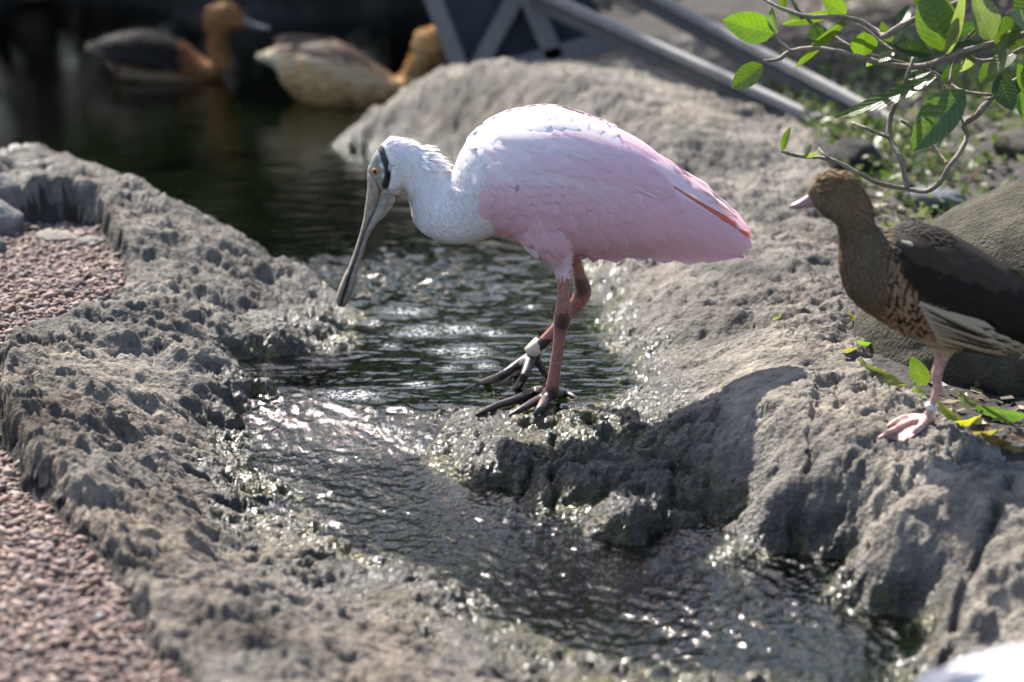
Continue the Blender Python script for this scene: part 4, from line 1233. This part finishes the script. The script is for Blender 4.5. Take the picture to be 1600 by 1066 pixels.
YB = -.10
shb = on_ground(1600, 640); shrub_base = np.array([1.02, .02, ground_z(1.02, .02)])
SH = empty('shrub', shrub_base)
tag(SH, 'shrub reaching in from the right with bare twigs and glossy green leaves', 'shrub')
BR = [
 ([(1220,236),(1249,244),(1298,249),(1340,270),(1372,286),(1415,295),(1447,299),(1470,283),(1483,260),(1502,234),(1511,211),(1506,195),(1525,182),(1535,169),(1558,146),(1610,118),(1700,110),(1780,150)], 2.6, 5.5, 0),
 ([(1418,295),(1408,250),(1390,214),(1392,182),(1405,149),(1421,110),(1427,90)], 4.2, 3.0, .0),
 ([(1391,216),(1370,208),(1353,201),(1332,192)], 3.0, 2.6, .0),
 ([(1482,259),(1463,234),(1437,208),(1407,188)], 2.8, 2.0, .02),
 ([(1190,-4),(1220,13),(1262,26),(1307,26),(1340,32),(1372,49),(1384,56),(1405,42),(1421,34),(1470,15),(1560,-10),(1680,10),(1790,60)], 2.8, 6.0, -.01),
 ([(1187,96),(1216,93),(1236,80),(1275,75),(1307,80),(1340,89),(1389,101),(1437,104),(1470,94),(1502,81),(1560,66),(1640,50),(1760,80)], 2.6, 5.5, -.02),
 ([(1236,-4),(1249,19),(1275,36),(1301,55),(1327,71),(1366,88),(1410,98),(1454,112),(1483,130),(1506,143),(1551,149)], 2.6, 2.4, .015),
 ([(1340,36),(1372,62),(1398,81)], 2.6, 2.0, .01),
 ([(1236,80),(1222,68),(1210,52)], 2.6, 1.8, -.02),
 ([(1506,195),(1492,165),(1478,140),(1460,118)], 2.8, 2.2, .0),
 ([(1483,130),(1490,100),(1502,70),(1530,40)], 2.6, 2.2, -.02),
 ([(1298,249),(1288,242),(1280,232)], 2.0, 1.6, .0),
 ([(1502,81),(1530,95),(1565,90),(1600,75)], 3.0, 3.0, -.03),
]
px = np.linalg.norm(P(1400, 150, YB) - CAM) / FPX
for pts, r0, r1, dy in BR:
    n = len(pts)
    w3 = [P(a, b, YB + dy + .02 * math.sin(i * 1.3 + pts[0][0])) for i, (a, b) in enumerate(pts)]
    rad = [px * (r0 + (r1 - r0) * i / (n - 1)) * rr.uniform(.85, 1.2) for i in range(n)]
    V, F = tube(w3, rad, 8, 5)
    V = V + (np.random.default_rng(n).normal(0, .00025, V.shape))
    cc = np.array((.20, .165, .13)) * np.random.default_rng(3).uniform(.75, 1.2, (len(V), 1))
    make('branch', V, F, M_BARK, SH, cols=cc)
stem_top = P(1790, 100, YB)
V, F = tube([shrub_base, shrub_base * .5 + stem_top * .5 + np.array([.03, .02, 0]), stem_top, stem_top + np.array([.02, 0, .25])], [.018, .014, .011, .006], 10, 6)
make('stem', V, F, M_BARK, SH, cols=(.16, .13, .10))
V, F = tube([stem_top, P(1780, 150, YB)], [.009, .006], 8, 1); make('branch', V, F, M_BARK, SH, cols=(.18, .15, .12))
BG = (.075, .150, .013); MG = (.034, .075, .021); DG = (.017, .045, .019); PG = (.15, .19, .12)
LV = [((1210,52),(1129,31),46,.15,BG,0),((1192,101),(1143,138),34,-.2,BG,0),((1213,53),(1207,12),19,.9,PG,-.01),((1322,31),(1242,107),20,.7,BG,-.015),((1307,18),(1222,38),17,.6,BG,.01),
 ((1322,22),(1284,-4),26,.2,BG,.0),((1283,63),(1268,40),22,.1,BG,.01),((1350,50),(1347,88),41,.1,BG,-.02),((1392,66),(1378,33),18,.6,MG,.0),((1472,80),(1450,-24),62,.1,(.10,.19,.012),-.03),
 ((1476,90),(1505,-18),36,-.9,PG,-.035),((1550,64),(1522,-12),56,-.5,PG,-.05),((1561,80),(1594,14),36,.3,BG,-.045),((1456,85),(1396,72),28,-.5,DG,-.01),((1537,72),(1478,80),24,-.4,DG,-.03),
 ((1466,118),(1304,184),32,-.75,MG,-.03),((1508,140),(1426,236),60,-.35,(.03,.075,.03),-.045),((1590,80),(1543,116),34,-.8,PG,-.04),((1560,118),(1582,172),36,-.2,DG,-.03),((1598,140),(1612,196),34,.2,BG,-.02),
 ((1222,236),(1235,199),11,.5,BG,0),((1258,245),(1268,226),9,.8,PG,0),((1258,245),(1279,237),8,-.8,PG,0),((1366,86),(1354,104),10,.4,PG,0),((1420,112),(1436,104),14,.6,PG,-.01),
 ((1640,50),(1575,22),44,-.6,PG,-.05),((1650,60),(1600,110),40,-.3,MG,-.04),((1620,40),(1590,-20),40,.3,MG,-.04),((1398,81),(1362,98),18,-.6,PG,0),((1454,112),(1418,124),16,-.7,DG,-.01),
 ((1680,20),(1640,-40),50,.2,BG,0),((1700,110),(1650,170),48,-.3,MG,.0),((1720,120),(1740,200),50,.2,BG,.02),((1740,80),(1690,20),52,.1,MG,-.02),((1560,-10),(1530,-70),50,.2,BG,-.02),((1470,15),(1420,-40),46,.1,MG,.0),
 ((1530,40),(1490,52),26,.5,DG,.0),((1565,90),(1530,130),30,-.3,MG,.01),((1600,75),(1560,40),34,.4,DG,.02),((1500,100),(1470,128),20,.2,DG,.01),((1405,42),(1420,8),20,.5,DG,.02),((1610,118),(1570,160),38,-.5,DG,.02),((1480,60),(1440,45),24,.7,DG,.02),((1590,100),(1606,150),26,.6,BG,-.03),((1520,85),(1500,112),20,.6,PG,-.02),((1560,66),(1590,48),24,-.7,PG,-.05),
 ((1222,14),(1226,-6),12,.4,BG,0),((1262,26),(1230,20),14,.9,MG,.0)]
for i, (b_, t_, wv, roll, c, dy) in enumerate(LV):
    V, F, U = leaf_geo(P(*b_, YB + dy), P(*t_, YB + dy + rr.uniform(-.02, .02)), wv * px, roll, rr.uniform(.12, .4), rr.uniform(-.05, .07), seed=i, wav=.006)
    make('leaf', V, F, M_LEAF, SH, cols=jit(mixv(c, (.12, .13, .03), rr.random() * .35), .3), uvs=U)

# fallen leaves and plants by the boulder
FL = [((1342,569),(1420,612),22,(.17,.19,.07),'long pale yellow-green fallen leaf lying left of the duck leg'),((1447,612),(1420,567),28,(.10,.15,.03),'green fallen leaf standing on edge behind the duck leg'),
 ((1428,612),(1448,632),18,(.16,.20,.03),'small yellow-green fallen leaf right above the duck ring'),((1464,638),(1504,670),17,(.17,.20,.03),'narrow lime fallen leaf just right of the duck foot'),((1492,669),(1532,658),15,(.30,.28,.03),'bright yellow fallen leaf below the green ones'),
 ((1497,625),(1532,647),21,(.15,.19,.09),'oval grey-green fallen leaf against the boulder'),((1524,645),(1606,660),32,(.09,.15,.06),'large green fallen leaf at the right edge under the boulder'),((1339,541),(1365,547),9,(.13,.24,.03),'small bright green leaf at the left foot of the boulder'),
 ((1324,499),(1347,510),9,(.24,.24,.08),'tiny yellow leaf left of the boulder edge'),((1532,688),(1582,704),16,(.15,.10,.06),'curled brown dry leaf at the right rock edge'),((1510,683),(1568,679),8,(.27,.21,.13),'thin tan dry leaf strip near the right rock edge'),
 ((1314,557),(1340,551),9,(.27,.23,.10),'straw-coloured leaf scrap left of the boulder foot'),((1560,700),(1600,716),12,(.20,.15,.10),'grey-brown leaf strip at the lower right of the litter'),((1206,508),(1222,498),5,(.2,.24,.08),'tiny green leaf scrap alone on the rock behind the bird tail')]
for i, (b_, t_, wv, c, lab_) in enumerate(FL):
    a = on_ground(*b_) + np.array([0, 0, .008]); b = on_ground(*t_) + np.array([0, 0, .008])
    if i == 1: b = a + np.array([-.02, .0, .036])
    L_ = np.linalg.norm(b - a)
    V, F, U = leaf_geo(a, b, wv * px, -.9 if i != 1 else .3, .3, .05, wav=.015, seed=i * 2)
    tag(make('fallen_leaf', V, F, M_LEAF, cols=jit(c, .05), uvs=U), lab_, 'leaf', 'fallen leaves by the boulder')

def quads_cloud(pos, nrm_spread, size, cols, rg, flat=False):
    n = len(pos)
    ax = rg.normal(0, 1, (n, 3)); 
    if flat: ax[:, 2] *= .25
    ax /= np.linalg.norm(ax, axis=1)[:, None]
    up = rg.normal(0, 1, (n, 3)) + (np.array([0, 0, 2.5]) if flat else np.array([0, 0, .8]))
    sd_ = np.cross(ax, up); sd_ /= np.linalg.norm(sd_, axis=1)[:, None] + 1e-6
    L = (size * rg.uniform(.6, 1.4, n))[:, None]
    V = np.stack([pos, pos + ax * L * .5 + sd_ * L * .25, pos + ax * L, pos + ax * L * .5 - sd_ * L * .25], 1).reshape(-1, 3)
    F = np.arange(n * 4).reshape(-1, 4)
    C = np.repeat(cols, 4, 0)
    return V, F, C
rg = np.random.default_rng(5)
def litter():
    n = 9000
    x = rg.uniform(.3, 1.6, n); y = rg.uniform(-.5, 3.0, n)
    sx_ = x + 0.02 * fbm(x * 14, y * 14, 3, 300); sy_ = y + 0.03 * fbm(x * 14, y * 14, 3, 310)
    m = in_poly(sx_, sy_, soil_poly) & (rg.random(n) < .35 + .65 * sstep(-.2, .3, fbm(x * 4, y * 4, 2, 9)))
    x, y = x[m], y[m]
    z = np.array([ground_z(a, b) for a, b in zip(x, y)]) + .003
    pal = np.array([(.11,.075,.045),(.17,.125,.08),(.06,.045,.03),(.22,.18,.11),(.26,.25,.15)])
    V, F, C = quads_cloud(np.stack([x, y, z], 1), 1, .024, pal[rg.integers(0, 5, len(x))], rg, True)
    tag(make('leaf_litter', V, F, M_FOL, cols=C), 'dry brown leaf litter on the ground behind the bank', 'litter', kind='stuff')
    n = 5200
    cl = rg.uniform((.3, .45), (1.35, 2.1), (55, 2))
    k = rg.integers(0, 55, n)
    x = cl[k, 0] + rg.normal(0, .06, n); y = cl[k, 1] + rg.normal(0, .09, n)
    m = in_poly(x, y, soil_poly); x, y = x[m], y[m]
    z = np.array([ground_z(a, b) for a, b in zip(x, y)]) + rg.uniform(.002, .035, len(x))
    pal = np.array([(.08,.13,.02),(.13,.17,.04),(.05,.085,.02),(.20,.22,.09)])
    V, F, C = quads_cloud(np.stack([x, y, z], 1), 1, .022, pal[rg.integers(0, 4, len(x))], rg)
    tag(make('ground_cover', V, F, M_FOL, cols=C), 'low green weeds on the earth behind the bank', 'weeds', kind='stuff')
litter()

# ================================================================== timber
GT = (.150, .144, .140)
YP = 2.42
RP = empty('railing_panel', P(840, 110, YP)); tag(RP, 'weathered grey braced timber panel standing behind the rock mound', 'railing')
pxp = np.linalg.norm(P(800, 60, YP) - CAM) / FPX
for nm, a, b, wv in [('post', (662,-40), (724,120), 27), ('brace', (742,112), (822,-34), 26), ('post', (812,-40), (868,92), 30), ('bottom_rail', (712,128), (965,58), 26)]:
    V, F = beam(P(*a, YP + (.012 if nm == 'brace' else 0)), P(*b, YP + (.012 if nm == 'brace' else 0)), wv * pxp, .035)
    make(nm, V, F, M_WOOD, RP, smooth=False, cols=jit(GT))
V = [P(672,-40,YP+.045),P(724,118,YP+.045),P(958,56,YP+.045),P(905,-40,YP+.045)]
V = V + [p + np.array([0, .012, 0]) for p in V]
make('panel', V, [(0,1,2,3),(7,6,5,4),(0,4,5,1),(1,5,6,2),(2,6,7,3),(3,7,4,0)], M_WOOD, RP, smooth=False, cols=(.024, .031, .038))
def ramp_rail(far, near, lab_, z_near, wv, th):
    wv *= .6; th *= .8
    e = on_ground(*near); f = P(*far, 2.36)
    f2 = f + (f - e) * .25
    root = empty('ramp_rail', e); tag(root, lab_, 'rail', 'timber rails of the ramp')
    V, F = beam(f2, e + np.array([0, 0, .01]), wv, th, (0, 0, 1)); make('rail', V, F, M_WOOD, root, smooth=False, cols=(.185, .176, .168))
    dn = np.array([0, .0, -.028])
    V, F = beam(f2 + dn, e + dn + np.array([.0, 0, .012]), .014, .026, (0, 0, 1)); make('shaded_side', V, F, M_WOOD, root, smooth=False, cols=(.070, .069, .066))  # side under the rail; its shade is put into a darker timber colour
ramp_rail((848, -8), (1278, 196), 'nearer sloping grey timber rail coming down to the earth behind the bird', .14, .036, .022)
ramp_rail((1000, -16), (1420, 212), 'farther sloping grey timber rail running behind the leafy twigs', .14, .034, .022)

# ================================================================== far planting
def plant(name, c, rad, n, size, pal, label, cat, group, trunk_h, clumps=26, seed=0):
    g = np.random.default_rng(seed)
    c = np.array(c, float)
    root = empty(name, c); tag(root, label, cat, group)
    cc = g.normal(0, 1, (clumps, 3)); cc /= np.linalg.norm(cc, axis=1)[:, None]; cc *= g.uniform(.35, 1, (clumps, 1)) ** .5
    top = c + np.array([0, 0, trunk_h + rad[2]])
    cen = top + cc * np.array(rad)
    k = g.integers(0, clumps, n)
    pos = cen[k] + g.normal(0, 1, (n, 3)) * np.array(rad) * .2
    pos[:, 2] = np.maximum(pos[:, 2], c[2] + .02)
    pal = np.array(pal)
    cols = pal[g.integers(0, len(pal), n)] * g.uniform(.7, 1.3, (n, 1))
    V, F, C = quads_cloud(pos, 1, size, cols, g)
    make('crown', V, F, M_FOL, root, cols=C)
    parts = [tube([c - np.array([0, 0, .1]), c + np.array([.05, 0, trunk_h * .6 + .1]), top], [.06 + .02 * rad[2], .05, .02], 8, 4)]
    for i in range(5): parts.append(tube([c + (top - c) * (.35 + .1 * i), cen[i] * .6 + top * .4, cen[i]], [.03, .02, .008], 6, 3))
    V, F = merge(parts); make('trunk', V, F, M_BARK, root, cols=(.06, .045, .035))
GP = [(.008, .014, .005), (.013, .022, .007), (.006, .010, .004), (.022, .033, .010)]
for i, (x, y, rx, rz, lab_) in enumerate([(-1.5, 4.55, .6, .38, 'dark shrub on the far bank at the left end of the pool'), (-.75, 4.5, .5, .36, 'dark green shrub on the far bank above the swimming ducks'), (-.1, 4.0, .45, .36, 'dark shrub on the far bank left of the braced panel'), (.75, 4.1, .5, .36, 'dark shrub behind the ramp rails'), (-1.1, 5.0, .6, .55, 'tallest dark shrub behind the two swimming ducks'), (-2.3, 4.4, .6, .45, 'dark shrub beyond the left edge of the pool'), (-.4, 5.0, .55, .5, 'second row dark shrub behind the right swimming duck')]):
    plant('bush', (x, y, .12), (rx, .4, rz), 4200, .055, GP, lab_, 'shrub', 'shrubs along the far bank', .0, 22, 60 + i)
for i, (x, y, rx, rz, th, lab_) in enumerate([(-3.4, 6.6, 1.4, 1.2, .4, 'leafy tree far left beyond the pool'), (-1.7, 7.2, 1.4, 1.4, .4, 'leafy tree beyond the pool above the left duck'), (.2, 6.9, 1.4, 1.15, .3, 'leafy tree beyond the braced panel'), (2.1, 6.6, 1.5, 1.0, .3, 'leafy tree far right beyond the ramp'), (4.6, 6.2, 1.6, 1.3, .4, 'leafy tree at the far right end of the planting'), (-5.6, 5.6, 1.6, 1.4, .4, 'leafy tree at the far left end of the planting')]):
    plant('tree', (x, y, .2), (rx, 1.0, rz), 7000, .12, GP, lab_, 'tree', 'trees beyond the pool', th, 34, 80 + i)
plant('tree', (-.9, 5.15, .15), (.5, .42, .42), 3800, .09, GP, 'added unseen slender tree with a high crown shading the earth behind the rails', 'tree', 'trees beyond the pool', 3.05, 22, 95)  # unseen tree added to cast shade on the earth behind the rails
for i, (x, y, rx, lab_) in enumerate([(1.25, 3.1, .45, 'added dark shrub behind the leafy twigs'), (2.0, 2.7, .5, 'added dark shrub at the right end of the earth bank')]):
    plant('bush', (x, y, .18), (rx, .35, .34), 3800, .055, GP, lab_, 'shrub', 'shrubs along the far bank', .0, 22, 70 + i)  # shrubs added as a dark backdrop where the background lies in shadow
